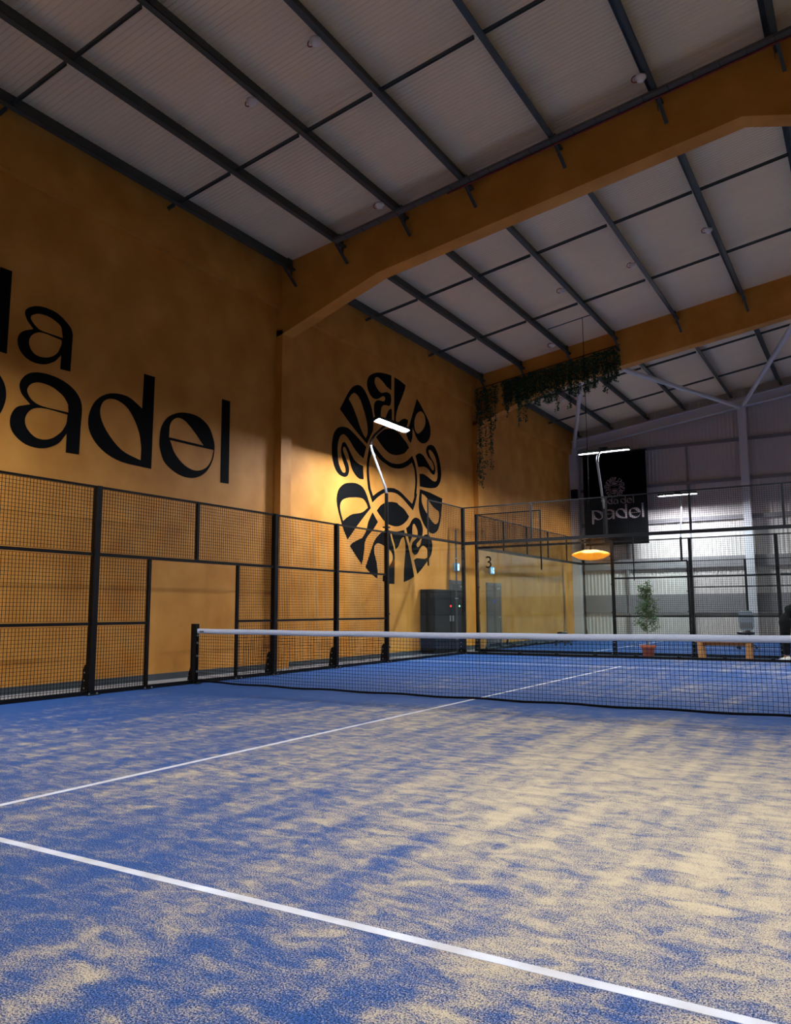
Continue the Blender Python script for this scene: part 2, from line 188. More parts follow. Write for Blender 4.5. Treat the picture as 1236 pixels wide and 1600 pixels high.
# traced artwork, metres on the wall plane (y, z)
ART = {
'logo': [[[(5.867,6.068),(6.187,6.52),(6.314,6.669),(6.396,6.744),(6.492,6.806),(6.591,6.85),(6.641,6.864),(6.692,6.873),(6.742,6.876),(6.79,6.873),(6.835,6.863),(6.879,6.847),(6.962,6.801),(7.038,6.742),(7.143,6.632),(7.211,6.547),(7.267,6.46),(7.311,6.371),(7.345,6.276),(7.368,6.176),(7.376,6.049),(7.37,5.897),(7.358,5.834),(7.34,5.789),(7.254,5.682),(7.073,5.417),(6.576,5.656),(6.263,5.823),(5.954,6.013)],[(6.239,6.407),(6.313,6.501),(6.374,6.558),(6.445,6.606),(6.48,6.62),(6.515,6.625),(6.55,6.624),(6.62,6.605),(6.69,6.568),(6.762,6.508),(6.835,6.417),(6.967,6.212),(7.02,6.11),(7.063,6.002),(7.093,5.896),(7.107,5.795),(7.107,5.747),(7.102,5.702),(7.087,5.66),(7.02,5.551),(6.914,5.627),(6.84,5.695),(6.734,5.824),(6.621,6.009),(6.449,6.225),(6.357,6.319),(6.265,6.388)]],[[(8.283,7.538),(8.022,7.518),(7.756,7.479),(7.589,7.44),(7.443,7.389),(7.316,7.33),(7.214,7.264),(7.172,7.229),(7.138,7.192),(7.111,7.152),(7.092,7.11),(7.08,7.067),(7.073,7.026),(7.073,6.985),(7.079,6.945),(7.091,6.906),(7.108,6.869),(7.131,6.835),(7.193,6.773),(7.26,6.728),(7.335,6.699),(7.375,6.692),(7.465,6.692),(7.556,6.709),(7.636,6.74),(7.818,6.845),(7.85,6.859),(7.878,6.864),(7.927,6.858),(7.944,6.85),(7.955,6.84),(7.962,6.826),(7.964,6.81),(7.949,6.776),(7.933,6.757),(7.911,6.739),(7.88,6.724),(7.837,6.716),(7.679,6.703),(7.596,6.688),(7.56,6.676),(7.526,6.66),(7.494,6.637),(7.464,6.61),(7.439,6.578),(7.42,6.544),(7.408,6.504),(7.402,6.415),(7.41,6.336),(7.432,6.266),(7.469,6.202),(7.493,6.172),(7.521,6.145),(7.554,6.122),(7.593,6.105),(7.685,6.082),(7.794,6.073),(7.918,6.075),(7.986,6.084),(8.146,6.126),(8.299,6.173),(8.302,6.588),(8.25,6.601),(8.228,6.597),(8.172,6.563),(8.115,6.512),(8.02,6.366),(7.993,6.316),(7.972,6.294),(7.902,6.25),(7.831,6.222),(7.806,6.219),(7.784,6.222),(7.767,6.232),(7.754,6.248),(7.744,6.273),(7.737,6.342),(7.745,6.42),(7.769,6.507),(7.786,6.542),(7.805,6.567),(7.852,6.6),(7.912,6.626),(8.021,6.649),(8.12,6.652),(8.173,6.665),(8.212,6.69),(8.229,6.709),(8.257,6.77),(8.272,6.84),(8.268,6.912),(8.26,6.946),(8.247,6.973),(8.229,6.992),(8.207,7.005),(8.151,7.019),(8.077,7.017),(7.992,7.002),(7.803,6.936),(7.739,6.929),(7.68,6.94),(7.601,6.974),(7.527,7.022),(7.47,7.075),(7.449,7.104),(7.436,7.134),(7.434,7.166),(7.44,7.2),(7.452,7.233),(7.467,7.259),(7.485,7.278),(7.532,7.301),(7.585,7.313),(7.643,7.312),(7.73,7.292),(7.899,7.233),(8.013,7.176),(8.056,7.16),(8.28,7.12),(8.283,7.441)]],[[(8.443,7.531),(8.717,7.512),(9.043,7.454),(9.014,7.35),(8.994,7.303),(8.835,7.037),(8.663,6.787),(8.601,6.675),(8.555,6.571),(8.523,6.47),(8.508,6.385),(8.508,6.355),(8.512,6.332),(8.522,6.315),(8.537,6.304),(8.56,6.299),(8.623,6.308),(8.659,6.321),(8.828,6.42),(8.914,6.46),(8.957,6.475),(9.0,6.485),(9.044,6.488),(9.173,6.476),(9.152,6.388),(9.139,6.355),(9.043,6.205),(8.638,6.192),(8.417,6.208),(8.42,6.718),(8.433,7.231),(8.438,7.39)]],[[(9.685,7.21),(9.842,7.119),(9.957,7.039),(10.291,6.774),(10.335,6.734),(10.405,6.653),(10.454,6.57),(10.469,6.529),(10.484,6.446),(10.483,6.365),(10.479,6.326),(10.467,6.286),(10.447,6.244),(10.415,6.198),(10.373,6.148),(10.325,6.101),(10.274,6.061),(10.216,6.028),(10.153,6.0),(10.088,5.979),(10.024,5.965),(9.962,5.96),(9.899,5.963),(9.838,5.972),(9.782,5.986),(9.731,6.006),(9.683,6.031),(9.604,6.089),(9.576,6.118),(9.517,6.207),(9.451,6.27),(9.426,6.339),(9.407,6.049),(9.397,6.005),(9.378,5.962),(9.307,5.847),(9.198,5.907),(9.164,5.931),(9.066,6.045),(9.234,6.325),(9.491,6.833),(9.651,7.145)],[(9.845,6.876),(9.752,6.829),(9.704,6.797),(9.661,6.761),(9.625,6.718),(9.592,6.668),(9.543,6.569),(9.53,6.525),(9.522,6.44),(9.529,6.361),(9.537,6.323),(9.551,6.289),(9.571,6.26),(9.599,6.235),(9.635,6.214),(9.675,6.2),(9.718,6.197),(9.764,6.209),(9.815,6.231),(9.919,6.295),(10.021,6.375),(10.069,6.421),(10.107,6.467),(10.137,6.512),(10.159,6.559),(10.173,6.605),(10.179,6.651),(10.174,6.698),(10.159,6.745),(10.138,6.789),(10.114,6.824),(10.085,6.85),(10.051,6.868),(9.98,6.888),(9.916,6.893),(9.882,6.888)]],[[(6.915,5.011),(7.039,5.335),(6.57,5.541),(6.38,5.619),(6.317,5.64),(6.255,5.656),(6.193,5.664),(6.13,5.667),(6.009,5.657),(5.896,5.631),(5.843,5.611),(5.793,5.585),(5.746,5.554),(5.702,5.516),(5.663,5.474),(5.629,5.427),(5.601,5.372),(5.579,5.312),(5.549,5.188),(5.537,5.075),(5.544,4.91),(5.561,4.801),(5.576,4.749),(5.622,4.647),(5.651,4.6),(5.683,4.558),(5.719,4.522),(5.759,4.491),(5.803,4.465),(5.849,4.444),(5.901,4.429),(5.959,4.419),(6.015,4.415),(6.066,4.417),(6.109,4.423),(6.148,4.436),(6.183,4.453),(6.212,4.476),(6.235,4.506),(6.254,4.542),(6.267,4.582),(6.272,4.62),(6.269,4.657),(6.258,4.695),(6.222,4.769),(6.031,5.015),(6.013,5.047),(6.005,5.073),(6.003,5.096),(6.013,5.131),(6.023,5.145),(6.056,5.163),(6.073,5.163),(6.107,5.149),(6.173,5.083),(6.232,5.004),(6.258,4.96),(6.334,4.758),(6.378,4.682),(6.434,4.616),(6.519,4.55),(6.611,4.498),(6.69,4.472),(6.765,4.462),(6.915,4.476),(6.894,4.817),(6.739,4.834),(6.593,4.867),(6.509,4.901),(6.473,4.924),(6.351,5.043),(6.226,5.177),(6.134,5.253),(6.089,5.277),(6.069,5.281),(6.048,5.28),(6.003,5.261),(5.982,5.244),(5.964,5.222),(5.936,5.161),(5.921,5.087),(5.924,5.005),(5.942,4.921),(5.974,4.847),(6.037,4.744),(6.084,4.68),(6.111,4.623),(6.118,4.573),(6.113,4.553),(6.102,4.538),(6.084,4.525),(6.063,4.517),(6.019,4.517),(5.995,4.523),(5.97,4.536),(5.916,4.585),(5.859,4.662),(5.835,4.707),(5.802,4.809),(5.782,4.922),(5.775,5.042),(5.777,5.103),(5.785,5.161),(5.798,5.219),(5.817,5.276),(5.84,5.329),(5.866,5.374),(5.898,5.409),(5.934,5.436),(5.973,5.457),(6.011,5.469),(6.046,5.473),(6.082,5.469),(6.157,5.443),(6.242,5.395),(6.375,5.298),(6.462,5.224),(6.557,5.159),(6.712,5.08),(6.87,5.025)]],[[(7.252,3.778),(7.083,4.067),(7.012,4.157),(6.972,4.199),(6.928,4.236),(6.878,4.267),(6.821,4.29),(6.758,4.308),(6.626,4.328),(6.491,4.329),(6.351,4.314),(6.2,4.286),(6.126,4.267),(6.058,4.242),(5.997,4.212),(5.941,4.177),(5.891,4.139),(5.85,4.1),(5.817,4.061),(5.793,4.021),(5.761,3.938),(5.746,3.856),(5.749,3.771),(5.769,3.679),(5.821,3.534),(5.961,3.254),(6.038,3.123),(6.211,2.891),(6.629,3.269),(7.049,3.621),(7.208,3.745)],[(7.112,3.774),(7.071,3.849),(7.02,3.901),(6.948,3.952),(6.907,3.97),(6.863,3.98),(6.766,3.986),(6.578,3.977),(6.281,3.934),(6.139,3.901),(6.033,3.86),(5.99,3.836),(5.956,3.81),(5.929,3.781),(5.91,3.75),(5.898,3.716),(5.892,3.682),(5.89,3.648),(5.904,3.575),(5.94,3.485),(6.024,3.33),(6.145,3.413),(6.307,3.495),(6.436,3.542),(6.738,3.597),(6.845,3.627),(6.935,3.665),(7.074,3.749)]],[[(7.33,3.682),(7.585,3.453),(7.418,3.288),(7.356,3.233),(7.09,3.037),(7.024,2.967),(6.986,2.899),(6.971,2.855),(6.92,2.57),(6.892,2.471),(6.836,2.322),(6.578,2.518),(6.312,2.741),(6.39,2.808),(6.428,2.83),(6.707,2.935),(6.811,2.968),(6.856,2.99),(6.895,3.017),(7.009,3.144),(7.064,3.237),(7.116,3.378),(7.143,3.433),(7.235,3.56),(7.286,3.626)]],[[(6.999,2.256),(7.275,2.731),(7.372,2.896),(7.409,2.945),(7.497,3.03),(7.6,3.106),(7.724,3.178),(7.904,3.26),(8.004,3.292),(8.048,3.3),(8.086,3.299),(8.176,3.273),(8.225,3.108),(8.247,3.051),(8.336,2.898),(8.361,2.847),(8.394,2.752),(8.404,2.701),(8.412,2.638),(8.414,2.468),(8.399,1.964),(8.396,1.874),(8.173,1.876),(8.095,1.881),(7.801,1.939),(7.815,2.037),(7.83,2.072),(7.853,2.107),(7.919,2.177),(7.996,2.241),(8.127,2.329),(8.243,2.43),(8.292,2.495),(8.307,2.525),(8.315,2.556),(8.315,2.587),(8.308,2.62),(8.293,2.655),(8.272,2.689),(8.244,2.718),(8.21,2.742),(8.021,2.816),(7.848,2.865),(7.718,2.891),(7.654,2.9),(7.599,2.902),(7.555,2.897),(7.519,2.886),(7.463,2.853),(7.44,2.832),(7.422,2.808),(7.4,2.754),(7.398,2.7),(7.414,2.638),(7.504,2.443),(7.542,2.324),(7.566,2.193),(7.567,2.108),(7.547,1.992),(7.321,2.076),(7.247,2.109),(7.053,2.223)]],[[(8.216,3.257),(8.482,3.276),(8.574,3.287),(8.918,3.36),(8.963,3.244),(9.023,3.126),(9.113,2.97),(9.157,2.884),(9.347,2.393),(9.448,2.108),(9.176,2.011),(8.88,1.939),(8.891,2.222),(8.899,2.316),(8.969,2.7),(8.982,2.818),(8.981,2.926),(8.966,3.022),(8.931,3.126),(8.915,3.149),(8.894,3.16),(8.865,3.158),(8.829,3.145),(8.791,3.123),(8.754,3.094),(8.72,3.051),(8.651,2.941),(8.615,2.895),(8.576,2.862),(8.458,2.795),(8.433,2.88),(8.402,2.947),(8.242,3.212)]],[[(9.022,3.414),(9.152,3.482),(9.197,3.513),(9.237,3.552),(9.317,3.644),(9.359,3.681),(9.405,3.71),(9.453,3.734),(9.503,3.751),(9.555,3.761),(9.613,3.764),(9.675,3.759),(9.735,3.749),(9.786,3.731),(9.828,3.705),(9.863,3.67),(9.918,3.595),(9.937,3.559),(9.961,3.485),(9.966,3.45),(9.965,3.414),(9.94,3.315),(9.894,3.221),(9.652,3.067),(9.608,3.026),(9.595,3.008),(9.59,2.992),(9.592,2.978),(9.603,2.964),(9.623,2.951),(9.648,2.941),(9.673,2.939),(9.701,2.946),(9.764,2.979),(9.79,3.0),(9.811,3.024),(9.918,3.231),(10.013,3.293),(10.08,3.323),(10.148,3.339),(10.271,3.34),(10.315,3.332),(10.357,3.315),(10.396,3.285),(10.433,3.244),(10.493,3.157),(10.51,3.121),(10.522,3.087),(10.526,3.05),(10.524,3.008),(10.502,2.899),(10.48,2.841),(10.45,2.785),(10.41,2.736),(10.363,2.69),(10.152,2.526),(9.861,2.326),(9.622,2.183),(9.439,2.564),(9.553,2.613),(9.603,2.625),(9.732,2.63),(10.024,2.629),(10.109,2.643),(10.179,2.67),(10.206,2.688),(10.227,2.71),(10.244,2.735),(10.255,2.763),(10.259,2.79),(10.257,2.819),(10.249,2.848),(10.233,2.877),(10.21,2.904),(10.176,2.93),(10.132,2.956),(10.085,2.978),(10.042,2.992),(10.002,2.998),(9.965,2.998),(9.927,2.992),(9.89,2.979),(9.851,2.955),(9.738,2.857),(9.666,2.774),(9.637,2.753),(9.6,2.737),(9.557,2.723),(9.514,2.715),(9.474,2.715),(9.437,2.723),(9.402,2.738),(9.37,2.759),(9.346,2.784),(9.33,2.815),(9.319,2.851),(9.315,2.89),(9.316,2.927),(9.323,2.961),(9.335,2.995),(9.354,3.029),(9.382,3.06),(9.425,3.09),(9.579,3.172),(9.628,3.214),(9.652,3.259),(9.664,3.324),(9.664,3.358),(9.658,3.391),(9.646,3.42),(9.607,3.474),(9.528,3.548),(9.498,3.568),(9.471,3.578),(9.447,3.577),(9.425,3.568),(9.406,3.552),(9.389,3.53),(9.377,3.5),(9.355,3.381),(9.362,3.263),(9.352,3.219),(9.326,3.169),(9.212,3.013),(9.046,3.362)]],[[(9.818,4.603),(10.263,4.588),(10.431,4.577),(11.005,4.513),(11.173,4.494),(11.085,3.997),(11.046,3.857),(10.998,3.73),(10.938,3.62),(10.904,3.571),(10.865,3.527),(10.82,3.489),(10.764,3.455),(10.7,3.426),(10.633,3.404),(10.568,3.391),(10.507,3.388),(10.447,3.394),(10.387,3.409),(10.324,3.43),(10.257,3.46),(10.186,3.499),(10.116,3.544),(10.053,3.59),(9.996,3.639),(9.944,3.692),(9.854,3.804),(9.817,3.861),(9.785,3.921),(9.76,3.981),(9.742,4.04),(9.733,4.099),(9.734,4.157),(9.755,4.331),(9.813,4.582)],[(9.917,4.493),(10.081,4.455),(10.137,4.437),(10.239,4.387),(10.516,4.218),(10.586,4.184),(10.67,4.153),(10.942,4.076),(10.959,3.956),(10.957,3.914),(10.946,3.871),(10.929,3.826),(10.907,3.785),(10.88,3.751),(10.847,3.725),(10.807,3.704),(10.763,3.69),(10.717,3.685),(10.667,3.69),(10.614,3.705),(10.506,3.75),(10.404,3.809),(10.116,4.012),(10.062,4.059),(9.972,4.155),(9.937,4.206),(9.913,4.259),(9.903,4.317),(9.913,4.441)]],[[(9.572,5.529),(9.72,5.616),(9.776,5.635),(9.834,5.642),(9.896,5.642),(9.959,5.634),(10.018,5.619),(10.073,5.594),(10.489,5.309),(10.559,5.267),(10.588,5.258),(10.612,5.259),(10.632,5.268),(10.648,5.282),(10.659,5.3),(10.665,5.32),(10.668,5.345),(10.665,5.372),(10.655,5.4),(10.612,5.462),(10.581,5.494),(10.546,5.522),(10.503,5.544),(10.403,5.579),(10.358,5.599),(10.284,5.647),(10.253,5.673),(10.229,5.7),(10.212,5.728),(10.2,5.757),(10.196,5.787),(10.2,5.818),(10.214,5.85),(10.236,5.883),(10.265,5.915),(10.302,5.943),(10.35,5.967),(10.408,5.988),(10.468,6.005),(10.525,6.014),(10.575,6.016),(10.624,6.012),(10.671,6.002),(10.716,5.986),(10.758,5.963),(10.799,5.933),(10.875,5.857),(10.95,5.76),(11.017,5.645),(11.071,5.509),(11.109,5.376),(11.125,5.278),(11.126,5.235),(11.112,5.14),(11.099,5.09),(11.079,5.04),(11.05,4.991),(11.012,4.942),(10.966,4.892),(10.912,4.846),(10.85,4.808),(10.78,4.778),(10.702,4.756),(10.528,4.722),(10.325,4.7),(10.035,4.685),(9.811,4.684),(9.796,5.041),(9.953,5.068),(10.008,5.072),(10.115,5.063),(10.276,5.03),(10.553,4.957),(10.609,4.948),(10.66,4.944),(10.707,4.947),(10.751,4.955),(10.789,4.968),(10.822,4.99),(10.848,5.022),(10.867,5.061),(10.881,5.107),(10.891,5.156),(10.895,5.209),(10.889,5.329),(10.868,5.446),(10.851,5.504),(10.83,5.559),(10.804,5.61),(10.771,5.657),(10.733,5.7),(10.69,5.738),(10.647,5.771),(10.6,5.798),(10.499,5.837),(10.458,5.847),(10.424,5.849),(10.395,5.843),(10.356,5.822),(10.347,5.809),(10.345,5.794),(10.349,5.776),(10.382,5.724),(10.447,5.653),(10.484,5.62),(10.619,5.538),(10.657,5.509),(10.686,5.476),(10.71,5.44),(10.728,5.404),(10.74,5.367),(10.746,5.326),(10.746,5.284),(10.74,5.243),(10.73,5.21),(10.716,5.184),(10.698,5.163),(10.675,5.148),(10.649,5.139),(10.618,5.136),(10.546,5.148),(10.506,5.161),(10.367,5.234),(10.32,5.256),(10.227,5.28),(10.134,5.291),(10.045,5.288),(9.733,5.229),(9.609,5.459)]],[[(7.499,5.675),(7.607,5.769),(7.708,5.839),(7.897,5.953),(7.903,5.961),(8.09,6.015),(8.189,6.039),(8.282,6.054),(8.368,6.06),(8.455,6.059),(8.537,6.052),(8.61,6.04),(8.671,6.021),(8.823,5.937),(9.021,5.843),(9.077,5.812),(9.12,5.782),(9.213,5.697),(9.027,5.543),(8.96,5.499),(8.891,5.467),(8.75,5.422),(8.543,5.372),(8.407,5.355),(8.271,5.351),(8.203,5.356),(8.134,5.367),(8.065,5.384),(7.924,5.436),(7.848,5.471),(7.669,5.572),(7.578,5.627)]],[[(7.532,3.744),(7.674,3.867),(7.728,3.904),(7.844,3.961),(7.974,4.006),(8.128,4.042),(8.288,4.064),(8.451,4.067),(8.578,4.059),(8.598,4.054),(8.59,4.041),(8.611,4.028),(8.838,3.965),(8.919,3.935),(8.992,3.894),(9.194,3.754),(9.089,3.647),(9.04,3.611),(8.909,3.536),(8.833,3.501),(8.759,3.473),(8.685,3.451),(8.611,3.435),(8.535,3.424),(8.454,3.417),(8.364,3.417),(8.174,3.43),(8.037,3.45),(7.954,3.477),(7.857,3.524),(7.65,3.655),(7.567,3.717)]],[[(7.212,5.433),(7.112,5.135),(7.084,5.024),(7.06,4.854),(7.056,4.692),(7.065,4.578),(7.104,4.352),(7.127,4.257),(7.325,3.931),(7.509,4.057),(7.65,4.138),(7.805,4.213),(7.883,4.243),(7.96,4.266),(8.116,4.297),(8.275,4.316),(8.436,4.321),(8.515,4.314),(8.594,4.3),(8.751,4.254),(8.908,4.191),(9.405,3.947),(9.512,4.12),(9.577,4.253),(9.634,4.395),(9.649,4.443),(9.646,4.456),(9.615,4.434),(9.608,4.45),(9.657,4.753),(9.661,4.869),(9.652,4.975),(9.626,5.085),(9.551,5.284),(9.504,5.369),(9.443,5.439),(9.384,5.497),(9.217,5.379),(9.096,5.308),(8.968,5.247),(8.828,5.195),(8.676,5.151),(8.51,5.124),(8.331,5.113),(8.245,5.115),(8.163,5.123),(8.005,5.155),(7.857,5.202),(7.65,5.299),(7.459,5.413),(7.402,5.437),(7.349,5.446),(7.253,5.438)],[(7.279,5.206),(7.216,5.09),(7.198,5.043),(7.174,4.937),(7.163,4.815),(7.168,4.671),(7.184,4.522),(7.246,4.271),(7.252,4.268),(7.355,4.107),(7.578,4.229),(7.807,4.331),(7.955,4.381),(8.094,4.413),(8.244,4.432),(8.455,4.444),(8.398,4.445),(8.399,4.442),(8.594,4.418),(8.67,4.404),(8.811,4.359),(9.319,4.148),(9.366,4.13),(9.46,4.279),(9.482,4.324),(9.491,4.353),(9.487,4.396),(9.49,4.436),(9.541,4.664),(9.553,4.739),(9.557,4.801),(9.529,5.048),(9.518,5.089),(9.501,5.131),(9.474,5.175),(9.372,5.303),(9.154,5.18),(8.967,5.098),(8.827,5.054),(8.674,5.019),(8.51,4.998),(8.333,4.991),(8.244,4.995),(8.15,5.006),(7.811,5.079),(7.703,5.112),(7.65,5.132),(7.479,5.228),(7.429,5.246),(7.385,5.247),(7.346,5.235),(7.311,5.218)]]],
'stem': [[[(-2.934,6.314),(-2.749,6.316),(-2.749,5.675),(-2.749,5.034),(-2.924,5.034),(-2.929,5.674),(-2.932,6.018)]]],
'a_small': [[[(-1.663,5.028),(-1.85,5.021),(-1.843,5.25),(-1.929,5.142),(-1.965,5.108),(-2.052,5.053),(-2.101,5.031),(-2.152,5.015),(-2.206,5.005),(-2.265,5.001),(-2.322,5.003),(-2.375,5.013),(-2.424,5.03),(-2.471,5.055),(-2.512,5.086),(-2.545,5.12),(-2.57,5.159),(-2.589,5.203),(-2.6,5.249),(-2.602,5.291),(-2.595,5.33),(-2.58,5.368),(-2.557,5.403),(-2.528,5.434),(-2.489,5.462),(-2.35,5.528),(-2.443,5.613),(-2.467,5.644),(-2.498,5.709),(-2.504,5.742),(-2.501,5.773),(-2.485,5.802),(-2.458,5.831),(-2.425,5.857),(-2.349,5.899),(-2.255,5.928),(-2.149,5.939),(-2.028,5.932),(-1.971,5.921),(-1.916,5.902),(-1.861,5.876),(-1.766,5.817),(-1.699,5.761),(-1.675,5.728),(-1.658,5.686),(-1.649,5.634),(-1.661,5.121)],[(-1.831,5.538),(-2.182,5.542),(-2.255,5.554),(-2.325,5.596),(-2.379,5.645),(-2.395,5.668),(-2.403,5.688),(-2.403,5.707),(-2.396,5.725),(-2.381,5.742),(-2.319,5.781),(-2.278,5.797),(-2.235,5.808),(-2.14,5.813),(-2.043,5.8),(-1.952,5.768),(-1.912,5.747),(-1.881,5.726),(-1.863,5.702),(-1.834,5.559)],[(-1.849,5.497),(-2.107,5.517),(-2.18,5.517),(-2.232,5.51),(-2.27,5.498),(-2.328,5.462),(-2.354,5.438),(-2.377,5.411),(-2.395,5.381),(-2.406,5.35),(-2.411,5.318),(-2.409,5.282),(-2.401,5.248),(-2.387,5.217),(-2.367,5.189),(-2.34,5.163),(-2.307,5.142),(-2.271,5.129),(-2.228,5.124),(-2.18,5.125),(-2.129,5.133),(-2.083,5.146),(-2.04,5.165),(-1.997,5.19),(-1.959,5.219),(-1.926,5.251),(-1.9,5.289),(-1.852,5.409),(-1.846,5.459),(-1.848,5.479)]]],
'a': [[[(-1.429,3.702),(-1.675,3.695),(-1.676,4.003),(-1.771,3.862),(-1.815,3.818),(-1.871,3.779),(-1.936,3.743),(-2.006,3.712),(-2.076,3.692),(-2.149,3.681),(-2.226,3.679),(-2.302,3.686),(-2.371,3.7),(-2.436,3.725),(-2.497,3.76),(-2.551,3.801),(-2.593,3.843),(-2.622,3.886),(-2.641,3.933),(-2.649,3.982),(-2.65,4.031),(-2.642,4.083),(-2.624,4.137),(-2.598,4.189),(-2.564,4.233),(-2.515,4.267),(-2.336,4.335),(-2.457,4.433),(-2.489,4.47),(-2.509,4.508),(-2.523,4.548),(-2.529,4.59),(-2.523,4.631),(-2.506,4.675),(-2.477,4.721),(-2.441,4.764),(-2.4,4.799),(-2.354,4.827),(-2.302,4.848),(-2.245,4.863),(-2.181,4.874),(-2.11,4.88),(-2.032,4.881),(-1.951,4.876),(-1.873,4.865),(-1.797,4.848),(-1.721,4.824),(-1.65,4.794),(-1.587,4.757),(-1.534,4.715),(-1.488,4.667),(-1.45,4.611),(-1.424,4.541),(-1.412,4.455),(-1.413,4.356),(-1.423,4.142),(-1.428,3.8)],[(-1.663,4.351),(-2.015,4.347),(-2.114,4.35),(-2.182,4.358),(-2.231,4.37),(-2.269,4.385),(-2.303,4.404),(-2.336,4.43),(-2.363,4.462),(-2.383,4.495),(-2.395,4.526),(-2.396,4.556),(-2.389,4.586),(-2.374,4.614),(-2.354,4.639),(-2.327,4.662),(-2.293,4.682),(-2.254,4.699),(-2.21,4.71),(-2.158,4.714),(-2.099,4.713),(-2.038,4.708),(-1.981,4.697),(-1.926,4.68),(-1.823,4.63),(-1.78,4.603),(-1.746,4.574),(-1.678,4.484),(-1.666,4.382)],[(-1.676,4.312),(-1.984,4.326),(-2.075,4.324),(-2.145,4.318),(-2.203,4.307),(-2.252,4.291),(-2.295,4.269),(-2.334,4.238),(-2.365,4.199),(-2.389,4.157),(-2.403,4.116),(-2.408,4.075),(-2.403,4.033),(-2.39,3.992),(-2.368,3.954),(-2.336,3.918),(-2.294,3.882),(-2.246,3.853),(-2.196,3.834),(-2.143,3.828),(-2.085,3.83),(-2.027,3.841),(-1.972,3.859),(-1.921,3.885),(-1.871,3.921),(-1.786,3.999),(-1.754,4.038),(-1.708,4.12),(-1.692,4.16),(-1.683,4.2),(-1.678,4.279)]]],
'd': [[[(-0.168,5.382),(0.082,5.386),(0.076,4.541),(0.069,3.695),(-0.432,3.705),(-0.585,3.719),(-0.708,3.743),(-0.814,3.774),(-0.908,3.812),(-0.993,3.857),(-1.071,3.91),(-1.141,3.971),(-1.198,4.038),(-1.242,4.105),(-1.27,4.174),(-1.284,4.245),(-1.286,4.318),(-1.278,4.391),(-1.259,4.465),(-1.23,4.542),(-1.191,4.615),(-1.143,4.679),(-1.086,4.735),(-1.019,4.784),(-0.945,4.826),(-0.866,4.857),(-0.78,4.879),(-0.686,4.891),(-0.591,4.894),(-0.501,4.886),(-0.415,4.861),(-0.331,4.821),(-0.183,4.743),(-0.171,5.234)],[(-0.175,3.813),(-0.38,3.856),(-0.492,3.885),(-0.594,3.926),(-0.687,3.984),(-0.776,4.055),(-0.856,4.131),(-0.923,4.204),(-0.975,4.273),(-1.016,4.343),(-1.044,4.411),(-1.059,4.475),(-1.06,4.537),(-1.047,4.597),(-1.024,4.651),(-0.991,4.695),(-0.948,4.729),(-0.895,4.754),(-0.835,4.769),(-0.772,4.773),(-0.705,4.765),(-0.632,4.747),(-0.559,4.718),(-0.491,4.675),(-0.427,4.614),(-0.365,4.536),(-0.309,4.453),(-0.263,4.373),(-0.23,4.298),(-0.206,4.222),(-0.178,4.077),(-0.171,4.006),(-0.174,3.87)]]],
'e': [[[(0.236,4.271),(0.244,4.394),(0.255,4.459),(0.276,4.521),(0.307,4.579),(0.346,4.637),(0.393,4.691),(0.449,4.739),(0.516,4.782),(0.593,4.821),(0.677,4.854),(0.765,4.877),(0.859,4.892),(0.961,4.9),(1.062,4.899),(1.155,4.889),(1.239,4.869),(1.317,4.838),(1.388,4.8),(1.449,4.757),(1.498,4.705),(1.537,4.646),(1.593,4.525),(1.613,4.472),(1.625,4.422),(1.631,4.371),(1.63,4.314),(1.624,4.25),(1.611,4.181),(1.591,4.111),(1.562,4.044),(1.525,3.978),(1.479,3.913),(1.426,3.852),(1.366,3.8),(1.298,3.756),(1.222,3.719),(1.142,3.69),(1.059,3.671),(0.972,3.663),(0.882,3.664),(0.791,3.675),(0.703,3.694),(0.616,3.723),(0.528,3.762),(0.447,3.807),(0.381,3.855),(0.335,3.906),(0.302,3.963),(0.259,4.075),(0.245,4.125),(0.237,4.171),(0.235,4.219)],[(1.335,4.348),(1.122,4.536),(0.991,4.638),(0.878,4.711),(0.825,4.735),(0.774,4.751),(0.725,4.758),(0.679,4.757),(0.635,4.746),(0.591,4.723),(0.547,4.691),(0.509,4.65),(0.481,4.603),(0.466,4.544),(0.46,4.346),(1.133,4.347)],[(0.483,4.297),(1.007,4.298),(1.607,4.306),(1.566,4.138),(1.543,4.084),(1.514,4.035),(1.479,3.988),(1.438,3.946),(1.391,3.91),(1.335,3.88),(1.272,3.855),(1.205,3.837),(1.137,3.829),(1.068,3.831),(0.997,3.843),(0.926,3.862),(0.858,3.89),(0.79,3.926),(0.723,3.972),(0.661,4.023),(0.608,4.075),(0.567,4.13),(0.508,4.247)]]],
'l': [[[(1.801,5.377),(2.038,5.383),(2.042,4.54),(2.047,3.698),(1.807,3.691),(1.804,4.534),(1.803,4.987)]]],
'pbowl': [[[(-2.847,4.616),(-2.736,4.311),(-2.809,3.991)]]],
}
# ------------------------------------------------------------------ hall shell
XL, XR, YN, YF, RIDGE = -6.25, 17.45, -16.4, 23.2, 5.6
def proof(x): x = x if x < RIDGE else 2*RIDGE-x; return 8.56+.139*(x+5.83)      # underside of the purlins
def zroof(x): return proof(x)+.27
FR = [-6.45, 3.45, 13.35]                                             # near faces of the portal frames
floor = tag(boxo('floor', (XL-.2, YN-.2, -.25), (XR+.2, YF+.2, -.02), CONC), kind='structure')
